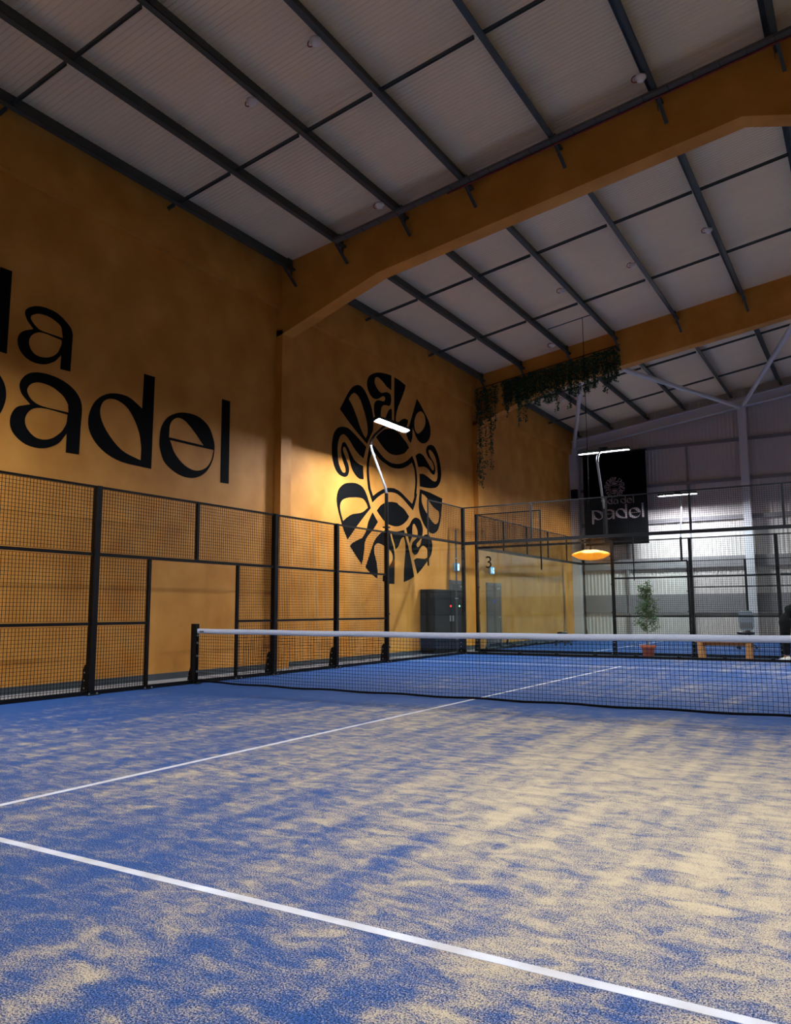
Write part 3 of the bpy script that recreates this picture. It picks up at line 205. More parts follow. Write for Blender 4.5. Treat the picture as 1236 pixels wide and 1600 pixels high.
# left wall with the raised band under the eaves
wl = MB(); wl.box((XL-.2, YN, -.02), (XL, YF, zroof(XL)+.02)); wall_left = tag(wl.build('wall_left', OCHRE), kind='structure')
zb = 7.8
b_ = MB(); b_.box((XL, YN, zb), (XL+.13, YF-.02, zroof(XL)-.0)); b_.build('eaves_band', OCHRE, wall_left)
tag(boxo('baseboard_left', (XL, YN, -.02), (XL+.03, 22.7, .09), SKIRT), kind='structure')
wr = MB(); wr.box((XR, YN, -.02), (XR+.2, YF, zroof(XR)+.02)); tag(wr.build('wall_right', OCHRE), kind='structure')
def gable(name, y0, y1, M):
    q = MB(); q.prism([(XL,-.02),(XR,-.02),(XR,zroof(XR)),(RIDGE,zroof(RIDGE)),(XL,zroof(XL))], 'y', y0, y1)
    return tag(q.build(name, M), kind='structure')
gable('wall_near', YN-.2, YN, CLAD)
wall_far = gable('wall_far', YF+.06, YF+.26, CLAD)
# ribs of the far cladding, real relief
q = MB(); n = int((XR-XL)/.15)
for i in range(n):
    x = XL+.05+i*.15; zt = zroof(x)-.02
    q.prism([(x,YF+.06),(x+.02,YF+.047),(x+.07,YF+.047),(x+.09,YF+.06)], 'z', .02, zt)
tag(q.build('cladding_ribs', CLAD, wall_far), kind='stuff')
for z, h, d, nm in ((7.75,.12,.08,'sheeting_rail'),(6.2,.12,.08,'sheeting_rail'),(4.72,.16,.1,'sheeting_rail'),(3.02,.42,.09,'sheeting_rail'),(1.42,.72,.05,'grey_wall_band')):
    q = MB(); q.box((XL+.38, YF+.035-d, z-h/2), (XR-.1, YF+.035, z+h/2)); q.build(nm, RAILG, wall_far)
for x in (-4.0, -1.48, 3.4):
    q = MB(); q.box((x-.03, YF-.06, 0), (x+.03, YF+.035, 7.75)); q.build('rail_tie', RAILG, wall_far)
# gable frame: white columns and rafter
for x0, x1, zt in ((-6.24,-5.9,8.0),(.53,.82,8.98),(7.2,7.5,8.7)):
    gp = empty('gable_column', ((x0+x1)/2, YF-.25, 0)); tag(gp, kind='structure')
    c = (x1-x0)/2
    q = MB(); q.box((-c,-.1,-.02),(c,-.07,zt)); q.build('flange', WHITEST, gp)
    q = MB(); q.box((-c,.08,-.02),(c,.11,zt)); q.build('flange', WHITEST, gp)
    q = MB(); q.box((-.02,-.07,-.02),(.02,.08,zt)); q.build('web', WHITEST, gp)
    q = MB(); q.box((-c,-.1,-.02),(c,.11,.03)); q.build('base_plate', WHITEST, gp)
def slopebox(q, x0, x1, y0, y1, dz0, dz1, zf):
    q.prism([(x0,zf(x0)+dz0),(x1,zf(x1)+dz0),(x1,zf(x1)+dz1),(x0,zf(x0)+dz1)], 'y', y0, y1)
zg = lambda x: 8.0+.139*((x if x < RIDGE else 2*RIDGE-x)+6.1)
gr = empty('gable_rafter', (XL, YF-.3, 8)); tag(gr, kind='structure')
for xa, xb in ((XL,RIDGE),(RIDGE,XR)):
    for nm, y0, y1, a, b in (('bottom_flange',-.36,-.1,0,.03),('web',-.25,-.22,.03,.35),('top_flange',-.36,-.1,.35,.38)):
        q = MB(); slopebox(q, xa, xb, YF+y0, YF+y1, a, b, zg); o = q.build(nm, WHITEST, gr, loc=(-gr.location[0], -gr.location[1], -gr.location[2]))
# roof sheets with real corrugation running across the slope
q = MB()
for xa, xb in ((XL-.1,RIDGE),(RIDGE,XR+.1)):
    prof = []; y = YN
    while y < YF+.1:
        prof += [(y,0),(y+.05,0),(y+.056,.006),(y+.084,.006)]; y += .09
    v = [(x, a, zroof(x)+b) for x in (xa,xb) for a, b in prof]; k = len(prof)
    q.add(v, [(i,i+1,i+1+k,i+k) for i in range(k-1)])
    for s_ in (0,):
        slopebox(q, xa, xb, YN-.1, YF+.2, .03, .12, zroof)
ceiling = tag(q.build('ceiling', SHEET), kind='structure')
# purlins, one per bay, C-section
PX = [-5.83,-4.47,-2.95,-1.5,.27,2.05,3.86,5.1]; PX = PX+[2*RIDGE-x for x in PX[::-1]]
BAYS = [(YN+.01,-6.45),(-6.1,3.45),(3.8,13.35),(13.7,YF-.02)]
def purlin_mesh(L):
    q = MB(); t = .012; h = .27
    q.box((-.005,0,0),(t-.005,L,h)); q.box((-.005,0,0),(.09,L,t)); q.box((-.09,0,h-t),(.0,L,h)); q.box((.078,0,0),(.09,L,.035))
    q.box((-.09,0,h-.035),(-.078,L,h))
    return q.mesh('purlin', PURLIN)
for b, (y0,y1) in enumerate(BAYS):
    for x in PX: obj('purlin', shared(('pur',b), lambda: purlin_mesh(y1-y0)), ceiling, (x, y0, proof(x)), (0, -.139 if x < RIDGE else .139, 0))
# sag bars between purlins
xs_ = [XL+.15]+PX[:8]
for y in (-9.7,-3.2,.1,6.75,10.1,16.7,20.0):
    for i in range(len(xs_)-1):
        a, c = xs_[i], xs_[i+1]
        q = MB(); q.bar((a+.02,y,proof(a)+.06),(c-.08,y,proof(c)+.06),.035,.035); q.bar((a+.02,y+.015,proof(a)+.045),(c-.08,y+.015,proof(c)+.045),.01,.05)
        q.build('sag_bar', PURLIN, ceiling)
# portal frames: boxed ochre beams on columns
def frame_poly():
    L = [(XL,proof(XL)+.3),(XL,7.16),(-6.08,7.2),(-3.61,8.03),(3.34,9.02),(4.3,8.72),(RIDGE,8.66)]
    R = [(2*RIDGE-a,b) for a,b in L[::-1][1:]]
    return L+R+[(RIDGE,zroof(RIDGE)+.03)]
for y in FR:
    f = empty('portal_frame', (XL, y, 0)); tag(f, kind='structure')
    q = MB(); q.prism([(a-XL,b) for a,b in frame_poly()], 'y', 0, .35); q.build('beam', OCHRE, f)
    q = MB(); q.box((0,0,-.02),(.17,.35,7.3)); q.build('column', OCHRE, f)
    q = MB(); q.box((XR-XL-.17,0,-.02),(XR-XL,.35,7.3)); q.build('column', OCHRE, f)
    for x in PX:      # fly braces from purlin to beam, near side
        q = MB(); q.bar((x+.03,y-.4,proof(x)+.02),(x+.10,y-.005,proof(x)-.36),.05,.012,up=(1,0,0)); q.bar((x+.055,y-.4,proof(x)+.02),(x+.125,y-.005,proof(x)-.36),.012,.05,up=(1,0,0))
        q.build('fly_brace', PURLIN, ceiling)
        q = MB(); q.prism([(y-.16,proof(x)+.27),(y,proof(x)+.27),(y,proof(x)-.1),(y-.05,proof(x)-.06)], 'x', x-.006, x+.006); q.build('purlin_cleat', PURLIN, ceiling)
# white wind-brace tubes in the far bay
for nm, a, c in (('wind_brace',(-1.45,13.72,8.38),(.62,22.9,8.95)),('wind_brace',(3.3,13.72,8.95),(.75,22.9,9.0)),('wind_brace',(-2.62,13.72,8.75),(-6.0,22.85,8.1))):
    q = MB(); q.tube([a,c], .075, 12); q.build(nm, WHITEST, ceiling)
# ------------------------------------------------------------------ painted lettering and ring logo on the left wall
def art_mesh(name, shapes, M, conv, thick=.002):
    cu = bpy.data.curves.new(name, 'CURVE'); cu.dimensions = '2D'; cu.fill_mode = 'BOTH'
    for loops in shapes:
        for lp in loops:
            sp = cu.splines.new('POLY'); sp.points.add(len(lp)-1); sp.use_cyclic_u = True
            for i, (a, b) in enumerate(lp): sp.points[i].co = (a, b, 0, 1)
    cu.extrude = thick/2
    o = bpy.data.objects.new('tmp', cu); col.objects.link(o); bpy.context.view_layer.update()
    dg = bpy.context.evaluated_depsgraph_get(); me = bpy.data.meshes.new_from_object(o.evaluated_get(dg)); bpy.data.objects.remove(o); bpy.data.curves.remove(cu)
    me.materials.clear(); me.materials.append(M); me.name = name
    for v in me.vertices: v.co = conv(v.co)
    return me
wallc = lambda c: Vector((XL+.002-c[2]*1.0, c[0], c[1]))
def letters(shapes, nm='painted_letter'):
    for s in shapes: obj(nm, art_mesh(nm, [s], BLACKP, wallc), wall_left)
for k, s in enumerate(ART['logo']): letters([s], 'painted_letter' if k < 12 else ('painted_eye' if k < 14 else 'painted_face_ring'))
for k in ('a_small','a','d','e','l'): letters(ART[k])
def aff(shapes, sx, sz, dx, dz): return [[[(a*sx+dx, b*sz+dz) for a, b in lp] for lp in s] for s in shapes]
D = ART['d']
k = 1.30/1.69                                                       # the small d of the upper word: same form, stem at the frame's edge
letters(aff(D, k, k, -2.749-.082*k, 5.034-3.695*k-.02))
letters(aff(D, -1, -1, -4.018-0.0, 3.99+4.61+.07))                   # p = d turned half round
# banner uses the same artwork
# ------------------------------------------------------------------ courts
def court_lines(parent, rects, z=.0015):
    for (x0,y0,x1,y1) in rects:
        q = MB(); q.box((x0,y0,-.004),(x1,y1,.001)); q.build('court_line', LINE, parent)
t1 = boxo('court_turf', (-4.99,-9.99,-.02), (4.99,9.99,0), TURF); tag(t1, kind='structure')
court_lines(t1, [(-4.97,-6.975,4.97,-6.925),(-4.97,6.925,4.97,6.975),(-.025,-7.15,.025,7.15)])
C3X, C3Y = -5.35, 11.6
t3 = MB(); t3.box((0,0,-.02),(20,10,0)); t3 = t3.build('court_turf', TURF3, loc=(C3X,C3Y,0)); tag(t3, kind='structure')
court_lines(t3, [(3.025,.03,3.075,9.97),(16.925,.03,16.975,9.97),(2.85,4.975,17.15,5.025)])
# ---- wire mesh panels (50 mm welded mesh): w along x, h along z, in local x-z plane
def mesh_panel(w_, h_):
    def f():
        q = MB(); t = .0026; n = max(1, round(w_/.05)); m_ = max(1, round(h_/.05))
        for i in range(n+1):
            x = w_*i/n; q.add([(x-t,-t,0),(x+t,-t,0),(x+t,t,0),(x-t,t,0),(x-t,-t,h_),(x+t,-t,h_),(x+t,t,h_),(x-t,t,h_)],[(0,1,5,4),(1,2,6,5),(2,3,7,6),(3,0,4,7)])
        for j in range(m_+1):
            z = h_*j/m_; y = .004; q.add([(0,y-t,z-t),(0,y+t,z-t),(0,y+t,z+t),(0,y-t,z+t),(w_,y-t,z-t),(w_,y+t,z-t),(w_,y+t,z+t),(w_,y-t,z+t)],[(0,1,5,4),(1,2,6,5),(2,3,7,6),(3,0,4,7)])
        return q.mesh('mesh_panel', WIRE, False)
    return shared(('mesh',round(w_,3),round(h_,3)), f)
class Fence:
    """built in local coordinates: s runs along the fence, out = side away from the court"""
    def __init__(s, name, label, cat, origin, rz, out):
        s.r = empty(name, origin, rz); tag(s.r, label, cat); s.out = out
    def post(s, x, z0, z1, w_=.06, d=.09, foot=True, name='post'):
        def f():
            q = MB(); q.box((-w_/2,-d/2,0),(w_/2,d/2,z1-z0)); return q.mesh('post', STEEL)
        o = obj(name, shared(('post',w_,d,z1-z0), f), s.r, (x,0,z0))
        if z0 < .1:
            def g():
                q = MB(); q.cbox((0,0,.006),(w_+.12,d+.1,.012)); return q.mesh('base_plate', STEEL)
            obj('base_plate', shared(('bp',w_,d), g), o)
            def b():
                q = MB()
                for sx in (-.05,.05):
                    for sy in (-.07,.07): q.tube([(sx*1.3,sy,.01),(sx*1.3,sy,.035)],.011,6)
                return q.mesh('bolt', CHROME)
            obj('bolt', shared(('bolt',), b), o)
            if foot:
                def h():
                    q = MB(); y = s.out*d/2; o_ = s.out
                    poly = [(y,.012),(y+o_*.13,.012),(y+o_*.11,.12),(y+o_*.075,.36),(y+o_*.05,.42),(y,.43)]
                    q.prism(poly, 'x', -.03, -.022); q.prism(poly, 'x', .022, .03)
                    return q.mesh('gusset', STEEL)
                g_ = obj('gusset', shared(('gus',d,s.out), h), o)
                def k():
                    q = MB()
                    for zz in (.09,.2,.31): q.tube([(-.035,s.out*(d/2+.045),zz),(.035,s.out*(d/2+.045),zz)],.012,6)
                    return q.mesh('gusset_bolt', CHROME)
                obj('gusset_bolt', shared(('gb',d,s.out), k), o)
        return o
    def rail(s, x0, x1, z, h=.05, d=.04, name='rail'):
        q = MB(); q.box((x0,-d/2,z-h/2),(x1,d/2,z+h/2)); return q.build(name, STEEL, s.r)
    def mesh(s, x0, x1, z0, z1):
        o = obj('mesh_panel', mesh_panel(x1-x0, z1-z0), s.r, (x0,-s.out*.012,z0)); o['kind'] = 'stuff'; return o
    def glass(s, x0, x1, z0=.06, z1=2.96):
        g = .006
        def f():
            q = MB(); q.box((0,-.006,0),(x1-x0-2*g,.006,z1-z0)); return q.mesh('glass_pane', GLASS)
        o = obj('glass_pane', shared(('gl',round(x1-x0,3),z0,z1,s.out), f), s.r, (x0+g,-s.out*.03,z0))
        def c():
            q = MB()
            for zz in (.25,1.02,1.78,2.55): q.cbox((0,0,zz),(.035,.07,.03)); q.tube([(.02,s.out*.03,zz),(.02,-s.out*.045,zz)],.018,8)
            return q.mesh('glass_clamp', STEEL)
        return o
    def clamps(s, x, dx=.03, zs=(.35,1.1,1.85,2.6)):
        def c():
            q = MB()
            for zz in zs: q.cbox((dx/2,0,zz),(abs(dx)+.03,.05,.022)); q.tube([(dx,-s.out*.045,zz),(dx,s.out*.01,zz)],.02,8)
            return q.mesh('glass_clamp', STEEL)
        obj('glass_clamp', shared(('cl',dx,zs,s.out), c), s.r, (x,0,0))
def side_fence(name, label, origin, rz, out, ends=(True,True), extra_rail=False):
    """20 m side of a court, s from 0 to 20, opening in the middle"""
    F = Fence(name, label, 'fence', origin, rz, out)
    for s0, sg, on in ((0,1,ends[0]),(20,-1,ends[1])):
        if not on: continue
        X = lambda t: s0+sg*t
        def rg(a, b): return (min(X(a),X(b)), max(X(a),X(b)))
        F.post(X(0),0,4,.07,.09)                                          # corner
        F.rail(*rg(.03,4),3.0,.06,.05,'glass_head_rail'); F.rail(*rg(.03,2),3.985,.03,.03,'top_rail'); F.rail(*rg(.03,10),.03,.06,.04,'bottom_rail')
        a, b = rg(.04,2); F.glass(a, b); a2, b2 = rg(2,3.97); F.glass(a2, b2)
        a, b = rg(.035,2); F.mesh(a, b, 3.04, 3.97)
        F.post(X(2),2.3,4,.035,.03,name='mesh_post'); F.clamps(X(0),.05*sg); F.clamps(X(4),-.05*sg)
        F.post(X(4),0,3,.07,.09); F.post(X(6),0,3,.07,.09); F.post(X(8),0,3,.08,.1)
        F.post(X(9),0,2.0,.05,.05,False,'opening_post'); F.rail(*rg(4,10),2.985,.03,.04,'top_rail')
        for (p,q_) in ((4,6),(6,8)):
            for z in (1,2): a, b = rg(p+.04,q_-.04); F.rail(a, b, z, .045, .04)
        a, b = rg(8.05,10); F.rail(a, b, 2.0, .05, .045, 'lintel_rail'); a, b = rg(8.05,8.98); F.rail(a, b, 1, .045, .04)
        for (p,q_,zs) in ((4.04,5.96,(0,1,2)),(6.04,7.96,(0,1,2)),(8.05,8.98,(0,1)),(8.05,9.98,(2,))):
            for z in zs:
                a, b = rg(p,q_); F.mesh(a, b, z+.04, z+.96)
    F.post(10,2.0,3,.05,.05,name='lintel_post')
    return F
def end_wall(name, label, origin, rz, out, L=10, posts=(2,4,6,8), low=False):
    F = Fence(name, label, 'fence', origin, rz, out)
    F.rail(.05,L-.05,3.0,.085,.05,'glass_head_rail'); F.rail(.05,L-.05,3.985,.03,.03,'top_rail'); F.rail(.05,L-.05,.03,.06,.05,'bottom_rail')
    for i in range(int(L/2)):
        a = i*2+(.05 if i == 0 else 0); b = i*2+2-(.05 if i == L/2-1 else 0)
        F.glass(a, b); F.mesh(a+.02, b-.02, 3.04, 3.97)
    for x in posts: F.post(x, 3.04, 3.97, .05, .04, name='mesh_post')
    def k():
        q = MB(); q.cbox((0,0,.06),(.09,.07,.05)); q.tube([(0,-.05,.07),(0,.05,.07)],.012,6); return q.mesh('foot_clamp', STEEL)
    for i in range(0, int(L*1)): obj('foot_clamp', shared(('fc',), k), F.r, (.6+i*1.0,0,0))
    return F
H = math.pi/2
# s axis = world +y: rz=90deg -> local x -> +y, local y -> -x  (out = +1 is -x)
f1 = side_fence('side_fence','long black mesh side fence with doorway gap standing before the lettered orange wall',(-5,-10,0),H,1)
f2 = side_fence('side_fence','black mesh side fence on the right of the near court',(5,-10,0),H,-1)
e1 = end_wall('glass_end_wall','near court end wall of clear glass topped with black mesh, beyond the net',(-5,10,0),0,1)
e0 = end_wall('glass_end_wall','glass end wall behind the camera closing the near court',(-5,-10,0),0,-1)
f3 = side_fence('side_fence','near long side fence of court three, behind the potted tree and bench',(C3X,C3Y,0),0,-1)
f4 = side_fence('side_fence','far long side fence of court three by the grey cladding wall',(C3X,C3Y+10,0),0,1)
e3 = end_wall('glass_end_wall','court three glass end wall receding beside the orange wall',(C3X,C3Y,0),H,1)
# mesh over the end of court three stands on posts with outer gussets
# grey conduit at the corner post of the near court
c = empty('conduit',(-5.2,9.95,0)); tag(c,'thin grey vertical conduit beside the far corner post of the near court','pipe')
q = MB(); q.tube([(0,0,-.02),(0,0,3.4)],.025,10); q.build('pipe', mat('dull_grey_pipe',(70,68,66),.6), c)
q = MB(); [q.cbox((.0,0,z),(.07,.07,.03)) for z in (.4,1.5,2.6)]; q.build('pipe_clip', GREYM, c)
# number 3 on the corner pane
cu = bpy.data.curves.new('n','FONT'); cu.body = '3'; cu.size = .5; cu.extrude = .001; cu.align_x = 'CENTER'
o = bpy.data.objects.new('tmp', cu); col.objects.link(o); bpy.context.view_layer.update()
me = bpy.data.meshes.new_from_object(o.evaluated_get(bpy.context.evaluated_depsgraph_get())); bpy.data.objects.remove(o); me.materials.clear(); me.materials.append(BLACKP)
obj('painted_number', me, f3.r, (.37,.022,2.40), (H,0,0))
# ------------------------------------------------------------------ net
net = empty('padel_net',(0,0,0)); tag(net,'black padel net with white top tape stretched across the blue court','net')
for sx in (-1,1):
    q = MB(); q.box((sx*4.99-.055,-.04,0),(sx*4.99+.055,.04,.97)); p_ = q.build('net_post', STEEL, net, bevel=.004)
    q = MB(); x = sx*4.99
    q.prism([(x+sx*.05,.01),(x+sx*.13,.01),(x+sx*.10,.16),(x+sx*.06,.27),(x+sx*.05,.27)],'y',-.03,-.02); q.prism([(x+sx*.05,.01),(x+sx*.13,.01),(x+sx*.10,.16),(x+sx*.06,.27),(x+sx*.05,.27)],'y',.02,.03)
    q.cbox((x+sx*.02,0,.008),(.26,.12,.012)); q.build('post_bracket', STEEL, p_)
    q = MB(); [q.tube([(x+sx*.10,-.04,z),(x+sx*.10,.04,z)],.012,6) for z in (.05,.13)]; [q.tube([(x+sx*.12,yy,.01),(x+sx*.12,yy,.04)],.014,6) for yy in (-.04,.04)]; q.build('bolt', CHROME, p_)
    q = MB(); [q.cbox((x-sx*.065,0,z),(.02,.03,.03)) for z in (.2,.45,.66,.78)]; q.build('lacing_hook', CHROME, p_)
def ztop(x): return .872+.02*(x/5)**2+.003*math.sin(x*3.1)
n = 60; q = MB(); v = []
for i in range(n+1):
    x = -4.93+9.86*i/n; z = ztop(x); w_ = .004*math.sin(x*9)
    v += [(x,-.012+w_,z-.078),(x,-.014+w_,z-.006),(x,0+w_,z),(x,.014+w_,z-.006),(x,.012+w_,z-.078)]
fs = [(i*5+k,(i+1)*5+k,(i+1)*5+k+1,i*5+k+1) for i in range(n) for k in range(4)]+[(i*5+4,(i+1)*5+4,(i+1)*5,i*5) for i in range(n)]
q.add(v, fs, True); band = q.build('top_tape', BAND, net)
q = MB(); q.cbox((-4.83,-.016,.845),(.09,.004,.022)); q.build('tape_tag', mat('grey_print',(70,74,82),.6), band)
q = MB(); t = .0021; sp = .05; nx = int(9.84/sp)
def wob(x, z): return .008*math.sin(x*2.3+z*3)+.004*math.sin(x*7)
for i in range(nx+1):
    x = -4.92+i*9.84/nx; seg = 4; pts = []
    for j in range(seg+1):
        z = .03+(ztop(x)-.075-.03)*j/seg; pts.append((x+.004*math.sin(z*9+x*5), wob(x,z), z))
    for a, b in zip(pts, pts[1:]):
        q.add([(a[0]-t,a[1]-t,a[2]),(a[0]+t,a[1]-t,a[2]),(a[0],a[1]+t,a[2]),(b[0]-t,b[1]-t,b[2]),(b[0]+t,b[1]-t,b[2]),(b[0],b[1]+t,b[2])],[(0,1,4,3),(1,2,5,4),(2,0,3,5)])
for j in range(17):
    f_ = j/16.0; m_ = 90
    for i in range(m_):
        xa = -4.92+9.84*i/m_; xb = -4.92+9.84*(i+1)/m_
        za = .03+(ztop(xa)-.105)*f_+.003*math.sin(xa*4+j); zb_ = .03+(ztop(xb)-.105)*f_+.003*math.sin(xb*4+j)
        q.add([(xa,wob(xa,za)-t,za-t),(xa,wob(xa,za)+t,za-t),(xa,wob(xa,za),za+t),(xb,wob(xb,zb_)-t,zb_-t),(xb,wob(xb,zb_)+t,zb_-t),(xb,wob(xb,zb_),zb_+t)],[(0,1,4,3),(1,2,5,4),(2,0,3,5)])
o = q.build('net_mesh', NETM, net); o['kind'] = 'stuff'
q = MB(); q.tube([(-4.93+9.86*i/40, wob(-4.93+9.86*i/40,0), .026+.006*math.sin(i*1.3)+(.03*abs(-1+i/20)**6)) for i in range(41)], .016, 6); q.build('bottom_cord', NETM, net)
for sx in (-1,1):
    q = MB(); q.tube([(sx*4.925,0,.03+.78*i/10) for i in range(11)], [.012+.004*(i%2) for i in range(11)], 6); q.build('side_cord', NETM, net)
# ------------------------------------------------------------------ floodlights on curved posts
def floodlight(x, y, rz, label, z0=2.98, tilt=.05):
    """local +x points into the court; fixture lies along local y"""
    r = empty('floodlight', (x,y,z0), rz); tag(r, label, 'floodlight', 'court floodlights on bent poles')
    q = MB(); q.tube([(0,0,0),(0,0,3.9-z0)], .042, 12); q.cbox((-.0,0,.12),(.13,.13,.03)); q.build('lower_pole', STEEL, r)
    pts = [(0,0,3.9-z0),(-.03,0,4.05-z0),(-.40,0,4.95-z0),(-.44,0,5.1-z0),(-.42,0,5.22-z0),(-.33,0,5.33-z0),(-.14,0,5.46-z0),(.03,0,5.56-z0),(.17,0,5.60-z0)]
    q = MB(); q.tube(pts[:4], .03, 12); q.build('leaning_pole', mat('lit_look_grey_pole',(120,124,128),.35,metal=.5), r)  # lighter grey paints in the light caught by this stretch of pole
    q = MB(); q.tube(pts[3:], .03, 12); q.build('curved_arm', STEEL, r)
    h = empty('lamp_head', (.17,0,5.50-z0)); h.parent = r; h.rotation_euler = (0,-tilt,0)
    q = MB(); q.box((-.075,-.70,.03),(.075,.70,.075)); q.box((-.085,-.71,-.01),(-.075,.71,.06)); q.box((.075,-.71,-.01),(.085,.71,.06)); q.box((-.085,-.71,-.01),(.085,-.70,.06)); q.box((-.085,.70,-.01),(.085,.71,.06)); q.cbox((0,0,.1),(.1,.22,.05)); q.build('housing', STEEL, h)
    for i in range(3):
        q = MB(); q.box((-.047,-.68+i*.46,.0),(.047,-.68+i*.46+.44,.028)); q.build('led_panel', LED, h)
    return r
floodlight(-5.0,6.0,0,'bent-arm white floodlight in front of the round black sun logo', tilt=.33)
floodlight(-5.0,-6.0,0,'bent-arm floodlight on the left fence beside the camera, out of view', tilt=.33)
floodlight(5.0,6.0,math.pi,'bent-arm floodlight on the right fence beyond the net')
floodlight(5.0,-6.0,math.pi,'bent-arm floodlight on the right fence beside the camera')
floodlight(C3X+3.83,C3Y,H,'floodlight on a curved pole in front of the black hanging banner')
floodlight(C3X+3.8,C3Y+10,-H,'floodlight right of the banner lighting the pale far cladding')
floodlight(C3X+16,C3Y,H,'floodlight on the near side of court three, right end')
floodlight(C3X+16,C3Y+10,-H,'floodlight on the far side of court three, right end')
# ------------------------------------------------------------------ doors, signs, cabinet on the left wall
DOORG = mat('grey_door_paint',(84,86,88),.5); DOORD = mat('door_panel_dark',(60,58,56),.5)
SIGNB = mat('sign_blue',(40,150,215),.4,emit=1.2); SIGNW = mat('sign_white',(235,245,250),.4,emit=1.6); BLUES = mat('blue_sticker',(30,90,210),.4)
for i, (y0,y1) in enumerate(((11.56,12.55),(14.15,15.29))):
    d = empty(f'door_{i+1}', (XL, y0, 0)); tag(d, kind='structure'); W = y1-y0
    for a, b in (((0,0,0),(.05,.09,2.08)),((0,W-.09,0),(.05,W,2.08)),((0,.09,1.98),(.05,W-.09,2.08))):
        q = MB(); q.box(a,b); q.build('door_frame', DOORG, d)
    q = MB(); q.box((.0,.1,.01),(.03,W-.1,1.97)); lf = q.build('door_leaf', DOORD if i == 0 else DOORG, d)
    q = MB(); q.box((.03,.12,1.0),(.038,W-.12,1.03)); q.box((.03,.12,1.62),(.038,W-.12,1.64)); q.build('kick_rail', DOORG, lf)
    q = MB(); q.tube([(.05,W-.2,.95),(.09,W-.2,.95),(.09,W-.32,.95)],.012,8); q.build('handle', CHROME, lf)
    q = MB(); q.cbox((.06,W-.3,1.9),(.05,.22,.06)); q.bar((.08,W-.35,1.9),(.06,W-.15,1.96),.015); q.build('door_closer', GREYM, lf)
    if i: q = MB(); q.tube([(.031,W*.5,1.47),(.034,W*.5,1.47)],.07,14); q.build('round_sticker', BLUES, lf)
    s = empty('exit_sign', (XL, y0+.42, 2.36)); tag(s, ('lit blue exit sign over the door behind the black cabinet' if i == 0 else 'lit blue exit sign right of the orange column, over the second grey door'), 'sign', 'blue exit signs')
    q = MB(); q.box((0,-.17,0),(.06,.17,.25)); q.build('housing', GREYM, s)
    q = MB(); q.box((.06,-.155,.015),(.064,.155,.235)); fc = q.build('sign_face', SIGNB, s)
    q = MB(); q.tube([(.0655,-.07,.19),(.0665,-.07,.19)],.018,10)        # running figure
    for a, b, w_ in (((-.07,.165),(-.055,.11),.03),((-.055,.11),(-.085,.07),.016),((-.085,.07),(-.11,.035),.014),((-.055,.11),(-.03,.075),.016),((-.03,.075),(-.035,.035),.014),((-.075,.155),(-.11,.13),.012),((-.065,.15),(-.03,.135),.012)):
        q.bar((.066,a[0],a[1]),(.066,b[0],b[1]),w_,.002,up=(1,0,0))
    q.build('running_figure', SIGNW, fc)
    q = MB(); q.box((.064,.03,.03),(.067,.125,.22)); q.build('door_symbol', SIGNW, fc)
    q = MB(); q.prism([(.045,.13),(.08,.16),(.08,.14),(.11,.14),(.11,.12),(.08,.12),(.08,.10)],'x',.067,.069); q.build('arrow', SIGNB, fc)
cab = empty('equipment_cabinet',(XL,9.7,0)); tag(cab,'tall black two-door cabinet with red and green lights against the orange wall','cabinet')
CABM = mat('black_cabinet',(13,14,16),.6,spec=.25)
q = MB(); q.box((.04,0,.08),(.48,1.98,1.76)); q.build('body', CABM, cab, bevel=.008)
q = MB(); q.box((.06,.03,0),(.44,1.95,.08)); q.build('plinth', CABM, cab)
for i in range(2):
    q = MB(); q.box((.48,.02+i*.98,.1),(.5,.97+i*.98,1.70)); dd = q.build('door', CABM, cab, bevel=.004)
    q = MB(); q.cbox((.515,.9 if i == 0 else 1.08,.95),(.03,.03,.16)); q.build('handle', GREYM, dd)
    q = MB(); [q.box((.5,.15+i*.98,z),(.504,.85+i*.98,z+.012)) for z in (.25,.29,.33,1.5,1.54,1.58)]; q.build('vent_slot', BLACKP, dd)
q = MB(); q.tube([(.5,.95,1.3),(.515,.95,1.3)],.028,10); q.build('indicator_light', mat('red_lamp',(255,40,30),.4,emit=4), cab)
q = MB(); q.tube([(.5,1.5,1.3),(.515,1.5,1.3)],.024,10); q.build('indicator_light', mat('green_lamp',(150,255,170),.4,emit=4), cab)
# ------------------------------------------------------------------ banner on the far wall
BAN = mat('black_banner_cloth',(6,7,8),.9,spec=.1,noise=.2,nscale=3,bump=.3,bscale=4); PALE = mat('banner_print',(190,176,178),.7)
bn = empty('hanging_banner',(-4.28,22.68,7.62)); tag(bn,'tall black cloth banner with pale round logo and lettering on the far wall','banner')
q = MB(); nx_, nz_ = 24, 30; W, Hh = 2.6, 3.8
def by(x, z): return .035*math.sin(x*5+z*.8)*(.25+.75*(-z/Hh))
v = [(-W/2+W*i/nx_, by(-W/2+W*i/nx_, -Hh*j/nz_)+sd, -Hh*j/nz_) for sd in (0,.01) for j in range(nz_+1) for i in range(nx_+1)]
N1 = (nx_+1)*(nz_+1); fs = []
for k in range(2):
    for j in range(nz_):
        for i in range(nx_):
            a = k*N1+j*(nx_+1)+i; fs.append((a,a+1,a+nx_+2,a+nx_+1))
q.add(v, fs, True); cloth = q.build('cloth', BAN, bn)
q = MB(); q.tube([(-W/2-.06,.0,.02),(W/2+.06,0,.02)],.025,8); q.build('hanging_rod', STEEL, bn)
q = MB(); [q.tube([(x,0,.02),(x,.5,.13)],.012,6) for x in (-1.2,0,1.2)]; q.build('rod_hanger', STEEL, bn)
